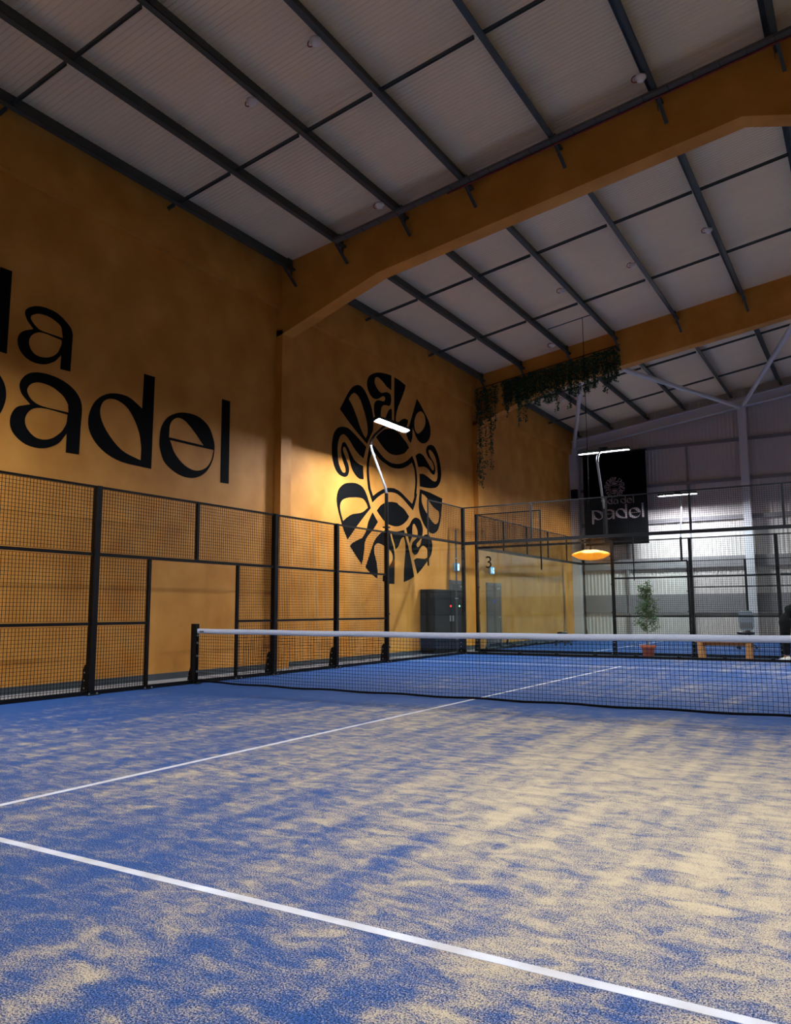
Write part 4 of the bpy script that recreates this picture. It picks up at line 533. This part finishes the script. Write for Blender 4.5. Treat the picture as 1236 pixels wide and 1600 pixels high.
def banner_part(nm, shapes, s, cx, cz, x0, z0, mirror=1):
    f = lambda c: Vector((x0+(c[0]-cx)*s*mirror, by(x0+(c[0]-cx)*s*mirror, z0+(c[1]-cz)*s)-.006, z0+(c[1]-cz)*s))
    obj(nm, art_mesh(nm, shapes, PALE, f), cloth)
for s_ in ART['logo']: banner_part('printed_letter', [s_], .84/5.65, 8.35, 4.7, 0, -1.43)
k = .44/1.2; z0 = -2.74
def word(items, k, x, z):
    for nm, gap in items:
        if nm == 'p': S = aff(D,-1,-1,0,3.68+4.9); 
        elif nm == 'i': S = [[[(0,3.69),(.22,3.69),(.22,4.85),(0,4.85)]],[[(0,5.05),(.22,5.05),(.22,5.3),(0,5.3)]]]
        elif nm == 'v': S = [[[(0,4.85),(.3,4.85),(.62,4.0),(.9,4.85),(1.1,4.85),(.68,3.69),(.5,3.69)]]]
        else: S = ART[nm]
        xs = [a for s in S for a, b in s[0]]; a0, a1 = min(xs), max(xs)
        banner_part('printed_letter', S, k, a0, 3.69, x, z)
        x += (a1-a0)*k+gap*k
    return x
word([('p',.13),('a',.13),('d',.15),('e',.17),('l',0)], .345, -.98, z0)
word([('v',.1),('i',.15),('d',.15),('a',.5),('d',.15),('e',.17),('l',0)], .165, -.58, z0+.62)
sp = empty('wall_speaker',(-5.95,22.62,5.8)); tag(sp,'small black loudspeaker fixed to the white corner column','speaker')
q = MB(); q.prism([(-.14,-.13),(.14,-.13),(.11,.12),(-.11,.12)],'z',0,.42); q.build('cabinet_body', CABM, sp, bevel=.02)
q = MB(); q.tube([(0,-.13,.15),(0,-.14,.15)],.085,14); q.tube([(0,-.13,.32),(0,-.14,.32)],.04,12); q.build('driver', BLACKP, sp)
q = MB(); q.bar((0,.1,.2),(0,.2,.2),.05); q.build('wall_bracket', STEEL, sp)
# ------------------------------------------------------------------ pendant lamp with scalloped amber shade
px_, py_, pz_ = -1.76, 11.05, 2.62
pl = empty('pendant_lamp',(px_,py_,pz_)); tag(pl,'wide flat amber woven pendant lamp hanging on a long cord','lamp')
M = mat('amber_woven_shade',(232,140,26),.6,rgb2=(245,175,60),nscale=14); M.node_tree.nodes['Principled BSDF'].inputs['Emission Color'].default_value = lin((255,150,20)); M.node_tree.nodes['Principled BSDF'].inputs['Emission Strength'].default_value = .9
q = MB(); n = 40; prof = [(.03,.13),(.16,.125),(.32,.09),(.43,.045),(.485,.0),(.43,-.045),(.32,-.1),(.16,-.135),(.02,-.15)]; v = []
for r_, z in prof:
    for k_ in range(n):
        an = 2*math.pi*k_/n; rr_ = r_*(1+.03*math.sin(an*6)*(r_/.5)); v.append((rr_*math.cos(an), rr_*math.sin(an), z+.018*math.sin(an*6+.5)*(r_/.5)**2))
q.add(v, [(i*n+k_, i*n+(k_+1)%n, (i+1)*n+(k_+1)%n, (i+1)*n+k_) for i in range(len(prof)-1) for k_ in range(n)], True); q.build('shade', M, pl)
q = MB(); [q.tube([(r_*1.012*math.cos(a_), r_*1.012*math.sin(a_), z) for r_, z in prof], .004, 4, False) for a_ in [2*math.pi*i/18 for i in range(18)]]; q.build('shade_ribs', mat('light_amber_rib',(240,180,90),.6), pl)
q = MB(); q.lathe([(.001,.19),(.035,.18),(.04,.12),(.001,.12)],10); q.build('lamp_cap', STEEL, pl)
q = MB(); q.lathe([(.001,.06),(.03,.04),(.03,0),(.001,-.02)],10,c=(0,0,-.02)); q.build('bulb', mat('warm_bulb',(255,220,160),.4,emit=25), pl)
ztp = proof(px_)+.03-pz_
q = MB(); q.tube([(0,0,.18),(.01,0,ztp*.5),(0,0,ztp)], .008, 6); q.build('cord', BLACKP, pl)
q = MB(); q.bar((-1.0,0,ztp-.125),(.3,0,ztp+.055),.02,.02); q.build('support_bar', PURLIN, pl)
# ------------------------------------------------------------------ cable tray along the first beam
ct = empty('cable_tray',(-4.4,3.02,proof(-4.4)-.06)); tag(ct,'long grey cable tray with red pipe running along the first orange beam','cable tray')
a = Vector((0,0,0)); L_ = 9.95; e = Vector((L_,0,L_*.139))
q = MB(); q.bar(a,e,.14,.008); q.bar(a+Vector((0,-.07,.02)),e+Vector((0,-.07,.02)),.006,.05); q.bar(a+Vector((0,.07,.02)),e+Vector((0,.07,.02)),.006,.05); q.build('tray', GREYM if False else mat('tray_steel',(88,88,84),.5), ct)
q = MB(); q.tube([a+Vector((2.6,.06,.361-.03)), e+Vector((0,.06,-.03))], .017, 8); q.build('red_pipe', mat('red_paint',(120,34,30),.5), ct)
q = MB()
for i in range(24):
    t_ = .3+i*.4; p0 = Vector((t_,-.08,t_*.139)); q.tube([p0, p0+Vector((0,.16,0))], .012, 6)
q.build('tray_bracket', PURLIN, ct)
# ------------------------------------------------------------------ detectors under the purlins
DETW = mat('off_white_plastic',(232,226,220),.4); REDC = mat('red_cable',(150,40,34),.5)
words = [(-1.5,-1.39,'third purlin of the nearest bay, top left of the view'),(-2.95,-1.07,'purlin left of the big top-left roof opening'),(2.05,2.49,'sixth purlin just before the first orange beam'),
 (-2.95,2.58,'third purlin where it reaches the first orange beam'),(-2.95,4.95,'third purlin right behind the first orange beam'),(-1.5,4.8,'fourth purlin right behind the first orange beam'),
 (-1.5,8.84,'fourth purlin in the middle of the second bay'),(.27,8.84,'fifth purlin in the middle of the second bay'),(2.05,8.47,'sixth purlin in the middle of the second bay'),
 (2.05,4.95,'sixth purlin right behind the first orange beam'),(-2.95,12.08,'third purlin above the ivy beam'),(-4.47,17.3,'second purlin beyond the ivy beam'),(-1.5,17.4,'fourth purlin beyond the ivy beam')]
for x, y, t_ in words:
    dt = empty('smoke_detector',(x-.06,y,proof(x)-.005)); tag(dt,'white round detector on the '+t_,'detector','white detectors clipped under the roof purlins')
    q = MB(); q.cbox((.0,0,-.012),(.1,.06,.012)); q.build('mount_clip', GREYM, dt)
    q = MB(); q.lathe([(.001,-.015),(.085,-.018),(.09,-.05),(.062,-.07),(.058,-.095),(.035,-.105),(.001,-.105)],14); q.build('sensor_body', DETW, dt)
    q = MB(); q.tube([(.02-.10+.07*math.cos(a_),.02,-.02+.06*math.sin(a_)) for a_ in [i*.5 for i in range(11)]], .009, 5); q.build('cable_loop', REDC, dt)
# ------------------------------------------------------------------ trailing ivy on the second beam
LEAF = mat('dark_ivy_leaf',(30,62,40),.6,rgb2=(52,92,58),nscale=2); VST = mat('ivy_stem',(52,56,34),.7)
def leafquad(q, p, s, r):
    a = r.uniform(0,6.28); t_ = r.uniform(-.9,.9); d = Vector((math.cos(a)*math.cos(t_), math.sin(a)*math.cos(t_), math.sin(t_)-.5)).normalized()
    n_ = d.cross(Vector((r.uniform(-1,1),r.uniform(-1,1),r.uniform(-1,1)))).normalized(); p = Vector(p)
    fold = d.cross(n_)*s*.18
    q.add([p, p+d*s*.45+n_*s*.42+fold, p+d*s, p+d*s*.45-n_*s*.42+fold], [(0,1,2),(0,2,3)])
def ivy(L_, dens, seed):
    r = random.Random(seed); st = []; x = y = 0
    n_ = max(4,int(L_/.12))
    for i in range(n_+1):
        x += r.uniform(-.02,.02); y += r.uniform(-.006,.006); st.append((x, max(-.06,min(.04,y)), -L_*i/n_))
    q1 = MB(); q1.tube(st, .004, 3, False)
    q2 = MB()
    for i in range(int(L_*dens)):
        f_ = r.random()**1.05; k_ = min(n_-1,int(f_*n_)); c_ = st[k_]
        leafquad(q2, (c_[0]+r.uniform(-.05,.05), c_[1]+r.uniform(-.035,.03), -L_*f_), r.uniform(.045,.075), r)
    return q1.mesh('stem', VST, False), q2.mesh('leaves', LEAF, False)
rail = empty('ivy_rail',(-6.1,13.26,7.95)); tag(rail,'thin dark wire rail on the second beam that the ivy hangs from','rail')
q = MB(); q.tube([(.08,0,.38),(4.75,0,.38+4.67*.139)], .012, 6); q.build('wire', STEEL, rail)
q = MB(); [q.bar((x,0,.38+x*.139-.011),(x,.09,.38+x*.139-.011),.02) for x in (.3,1.4,2.5,3.6,4.6)]; q.build('rail_bracket', STEEL, rail)
protos = {}
def strand(x, Lr, dn, lab, y=13.21):
    key = (Lr,dn,rnd.randrange(2))
    if key not in protos: protos[key] = ivy(Lr, dn, int(Lr*100)+dn*7+key[2])
    s_m, l_m = protos[key]
    z = 7.95+.38+(x+6.1)*.139
    iv = empty('ivy_strand',(x, y, z-.03-rnd.uniform(0,.09)), 0); tag(iv, lab[0], 'plant', lab[1])
    obj('stem', s_m, iv); o = obj('leaves', l_m, iv); o['kind'] = 'stuff'
LONG = ('long thin ivy strand trailing far down beside the orange wall corner','long ivy strands at the wall end of the second beam')
MIDL = ('loose ivy strand of middling length hanging below the haunch of the second beam','loose ivy strands under the second beam')
DENSE = ('short bushy dark ivy strand matted against the face of the second beam','dense ivy strands on the second beam')
for x, L_ in ((-6.02,3.1),(-5.93,2.9),(-5.86,3.2),(-5.78,2.6),(-5.55,2.7),(-5.47,2.2),(-5.40,1.5)): strand(x, L_, 60, LONG)
for x, L_ in ((-5.98,1.0),(-5.7,1.0),(-5.62,1.1),(-5.3,.6),(-5.1,.8),(-4.95,1.2),(-4.75,.7),(-4.55,1.6),(-4.32,1.5),(-3.3,1.5),(-2.9,1.5),(-2.45,1.2),(-1.75,1.3),(-1.5,1.0)): strand(x, L_, 95, MIDL)
x = -5.0
while x < -1.4:
    strand(x, rnd.choice([.55,.7,.8,.95] if x < -4 else [.7,.85,1.0,1.1]), 200, DENSE, 13.2-rnd.uniform(0,.03)); x += .105
# ------------------------------------------------------------------ things in the aisle
pt = empty('potted_olive_tree',(-.32,10.85,0)); pt.location[2] = -.02; tag(pt,'small slim olive tree in a terracotta pot between the two courts','plant')
TER = mat('terracotta',(186,92,58),.75,noise=.1); SOIL = mat('dark_soil',(52,38,30),.9,noise=.3,nscale=30)
q = MB(); q.lathe([(.001,0),(.125,0),(.165,.25),(.19,.25),(.195,.31),(.175,.31),(.165,.27),(.001,.27)],24); q.build('pot', TER, pt)
q = MB(); q.lathe([(.001,.285),(.16,.275)],18); q.build('soil', SOIL, pt)
r = random.Random(3); q = MB(); q2 = MB()
q.tube([(0,0,.26),(.01,.01,.5),(-.02,0,.75),(.02,-.01,1.05),(.04,0,1.4),(.03,.01,1.75)],[.02,.018,.015,.012,.008,.004],7)
for i in range(34):
    z = .62+1.1*i/34; a = i*2.4; L_ = (.34 if z < .85 else (.26 if z<1.3 else .16))*r.uniform(.7,1.1)
    b0 = Vector((.0,0,z)); tip = b0+Vector((math.cos(a)*L_, math.sin(a)*L_, .2*r.uniform(.1,1.2)))
    mid_ = (b0+tip)/2+Vector((0,0,-.02)); q.tube([b0,mid_,tip],[.006,.004,.002],4,False)
    for k_ in range(60):
        f_ = r.uniform(.25,1.08); p0 = b0.lerp(tip,f_)+Vector((r.gauss(0,.035),r.gauss(0,.035),r.gauss(0,.045)))
        d = Vector((r.uniform(-1,1),r.uniform(-1,1),r.uniform(-.3,1))).normalized(); s_ = r.uniform(.045,.075); n_ = d.cross(Vector((r.random(),r.random(),r.random()))).normalized()*s_*.24
        q2.add([p0,p0+d*s_*.5+n_,p0+d*s_,p0+d*s_*.5-n_],[(0,1,2,3)])
q.build('trunk', mat('olive_bark',(120,100,80),.8), pt); o = q2.build('leaves', mat('olive_leaf',(58,80,46),.6,rgb2=(96,118,72),nscale=4), pt); o['kind'] = 'stuff'
WOOD = mat('warm_pine',(190,128,66),.5,rgb2=(168,106,50),nscale=5,stretch=(1,8,8))
bc = empty('wooden_bench',(1.49,10.8,-.02)); tag(bc,'low plain wooden bench standing behind the far glass end wall','bench')
for sx in (-.54,.54):
    for sy in (-.14,.14):
        q = MB(); q.prism([(sx-.06+(.02 if sx<0 else -.02),0),(sx+.06+(.02 if sx<0 else -.02),0),(sx+.055,.41),(sx-.055,.41)],'y',sy-.045,sy+.045); q.build('leg', WOOD, bc, bevel=.004)
for i in range(3):
    q = MB(); q.box((-.66,-.2+i*.137,.41),(.66,-.2+i*.137+.127,.45)); q.build('seat_slat', WOOD, bc, bevel=.004)
q = MB(); q.box((-.52,-.02,.33),(.52,.02,.41)); q.build('stretcher', WOOD, bc)
# swivel chairs on court three
CH = mat('black_plastic',(20,21,23),.45); CG = mat('grey_mesh_back',(120,126,130),.4,metal=.3)
def star_base(parent, seat_z):
    for i in range(5):
        a = i*2*math.pi/5+.3; c_, s_ = math.cos(a), math.sin(a)
        q = MB(); q.tube([(.04*c_,.04*s_,.14),(.27*c_,.27*s_,.09)],[.026,.016],6); l_ = q.build('base_arm', CH, parent)
        q = MB(); q.tube([(.27*c_-.025*s_,.27*s_+.025*c_,.032),(.27*c_+.025*s_,.27*s_-.025*c_,.032)],.032,10); q.bar((.27*c_,.27*s_,.05),(.27*c_,.27*s_,.10),.02); q.build('caster', CH, l_)
    q = MB(); q.tube([(0,0,.1),(0,0,.3)],.035,10); q.tube([(0,0,.3),(0,0,seat_z-.03)],.022,10); q.build('gas_column', CH, parent)
def seat(parent, z, w_=.44):
    q = MB(); q.lathe([(.001,z-.04),(w_*.42,z-.04),(w_*.5,z-.01),(w_*.48,z+.035),(w_*.3,z+.05),(.001,z+.05)],20); q.build('seat', CH, parent)
oc = empty('office_chair',(1.25,16.2,0)); tag(oc,'black swivel chair with rounded grey backrest on court three','chair')
star_base(oc,.46); seat(oc,.46,.5)
q = MB(); pr = []
for i in range(24):
    a = 2*math.pi*i/24; c_, s_ = math.cos(a), math.sin(a); pr.append((.21*math.copysign(abs(c_)**.45,c_), .30*math.copysign(abs(s_)**.45,s_)))
q.prism([(a,b+.83) for a,b in pr],'y',.2,.24); bk = q.build('backrest', CG, oc, bevel=.012)
q = MB(); q.box((-.17,.19,.6),(.17,.2,.78)); q.build('lumbar_pad', mat('glossy_grey_panel',(170,168,166),.15,metal=.7), bk)
q = MB(); q.bar((0,.1,.42),(0,.26,.5),.06,.02); q.bar((0,.26,.48),(0,.25,.65),.06,.02); q.build('back_bracket', mat('orange_plastic',(190,96,40),.5), oc)
for x, y, t_ in ((-4.42,16.2,'low black swivel stool with star base nearest the corner of court three'),(-5.72,14.6,'black swivel stool with star base in front of the grey second door')):
    s_ = empty('swivel_stool',(x,y,-.0 if x > -5 else -.02)); tag(s_,t_,'stool'); star_base(s_,.4); seat(s_,.4,.36)
# ------------------------------------------------------------------ person bending over at the right edge
SKIN = mat('skin',(196,146,120),.55); CLO = mat('black_clothing',(10,10,11),.9,spec=.12,noise=.2,nscale=8,bump=.3,bscale=20); SHOE = mat('white_trainer',(222,216,210),.6); HAIR = mat('dark_brown_hair',(34,26,22),.6,bump=.5,bscale=90)
pr_ = empty('person',(2.80,10.85,-.02)); tag(pr_,'person in black clothes and white shoes bending over at the right edge','person')
def skin_obj(name, verts, edges, radii, M, parent, root=0, lv=2):
    me = bpy.data.meshes.new(name); me.from_pydata(verts, edges, []); me.materials.append(M)
    o = obj(name, me, parent); o.modifiers.new('skin','SKIN').use_smooth_shade = True
    for i, rd in enumerate(radii):
        sv = me.skin_vertices[0].data[i]; rd = rd if hasattr(rd,'__len__') else (rd,rd); sv.radius = rd; sv.use_root = (i == root)
    sd = o.modifiers.new('sub','SUBSURF'); sd.levels = lv; sd.render_levels = lv
    return o
V = []; E_ = []; R_ = []
def nd(p, r_, par=None):
    V.append(p); R_.append(r_); i = len(V)-1
    if par is not None: E_.append((par,i))
    return i
pel = nd((.02,0,.98),.10); wst = nd((.16,0,1.08),.065,pel); chs = nd((.36,0,1.19),(.12,.16),wst); ush = nd((.50,0,1.20),(.09,.13),chs); nk = nd((.58,0,1.19),.055,ush); hd0 = nd((.65,0,1.17),.075,nk); hd1 = nd((.73,0,1.12),.098,hd0); hd2 = nd((.80,0,1.05),.08,hd1)
hands = []
for sy in (-1,1):
    hp = nd((.0,sy*.10,.90),.08,pel); kn = nd((-.03+.05*(sy<0),sy*.11,.50),.062,hp); an = nd((-.02+.04*(sy<0),sy*.11,.10),.042,kn); ft = nd((-.09+.04*(sy<0),sy*.115,.05),.026,an)
    sh = nd((.47,sy*.17,1.17),.062,ush); el = nd((.50,sy*.20,.89),.044,sh); wr_ = nd((.56,sy*.16,.66),.03,el); pm = nd((.575,sy*.15,.59),(.022,.038),wr_)
    for f_ in range(4):
        a = nd((.565+.0,sy*.15+(-.03+.02*f_),.545),.0095,pm); b = nd((.570,sy*.15+(-.032+.021*f_),.515-.006*(f_ in (1,2))),.0088,a); c_ = nd((.560,sy*.15+(-.032+.021*f_),.488-.008*(f_ in (1,2))),.008,b)
    a = nd((.60,sy*.15-sy*.035,.60),.011,pm); b = nd((.615,sy*.15-sy*.045,.565),.0095,a)
skin_obj('body', V, E_, R_, SKIN, pr_)
tV = [(0,0,.99),(.16,0,1.08)]; tE = [(0,1)]; tR = [.19,.175]
for sy in (-1,1):
    i = len(tV); tV += [(.0,sy*.10,.89),(-.03+.05*(sy<0),sy*.11,.50),(-.02+.04*(sy<0),sy*.11,.12)]; tE += [(0,i),(i,i+1),(i+1,i+2)]; tR += [.14,.092,.072]
skin_obj('trousers', tV, tE, tR, CLO, pr_)
jV = [(.03,0,1.06),(.16,0,1.12),(.36,0,1.20),(.50,0,1.21),(.56,0,1.20)]; jE = [(0,1),(1,2),(2,3),(3,4)]; jR = [.20,.185,.185,.14,.08]
for sy in (-1,1):
    i = len(jV); jV += [(.47,sy*.18,1.17),(.50,sy*.20,.89),(.555,sy*.165,.69)]; jE += [(3,i),(i,i+1),(i+1,i+2)]; jR += [.08,.062,.048]
skin_obj('jacket', jV, jE, jR, CLO, pr_)
for sy in (-1,1):
    x = -.02+.04*(sy<0); q = MB(); pro = [(-.17,.0),(-.17,.035),(-.12,.065),(-.04,.075),(.0,.11),(.06,.11),(.075,.04),(.075,0)]
    q.prism([(x+a,b) for a,b in pro],'y',sy*.115-.045,sy*.115+.045); sh_ = q.build('shoe', SHOE, pr_, bevel=.018)
    q = MB(); q.box((x-.165,sy*.115-.047,.0),(x+.078,sy*.115+.047,.018)); q.build('sole', CLO, sh_)
skin_obj('hair', [(.60,0,1.22),(.70,0,1.19),(.78,0,1.12)], [(0,1),(1,2)], [.07,.095,.08], HAIR, pr_)
q = MB()
for sy in (-1,1): q.lathe([(.001,-.012),(.012,0),(.001,.012)],8,c=(.80,sy*.034,1.005))
q.build('eye', BLACKP, pr_)
q = MB(); q.lathe([(.001,.03),(.014,0),(.001,-.012)],8,c=(.77,0,.985)); q.build('nose', SKIN, pr_)
q = MB(); [q.lathe([(.001,.03),(.012,.015),(.012,-.015),(.001,-.03)],8,c=(.715,sy*.1,1.10)) for sy in (-1,1)]; q.build('ear', SKIN, pr_)

# tiny fixings that cannot be told apart singly
for o in bpy.data.objects:
    if o.type == 'MESH' and o.parent and o.name.split('.')[0] in ('bolt','gusset_bolt','glass_clamp','lacing_hook','tray_bracket','pipe_clip','rod_hanger','vent_slot','rail_bracket','foot_clamp','shade_ribs','kick_rail','cladding_ribs'):
        o['kind'] = 'stuff'
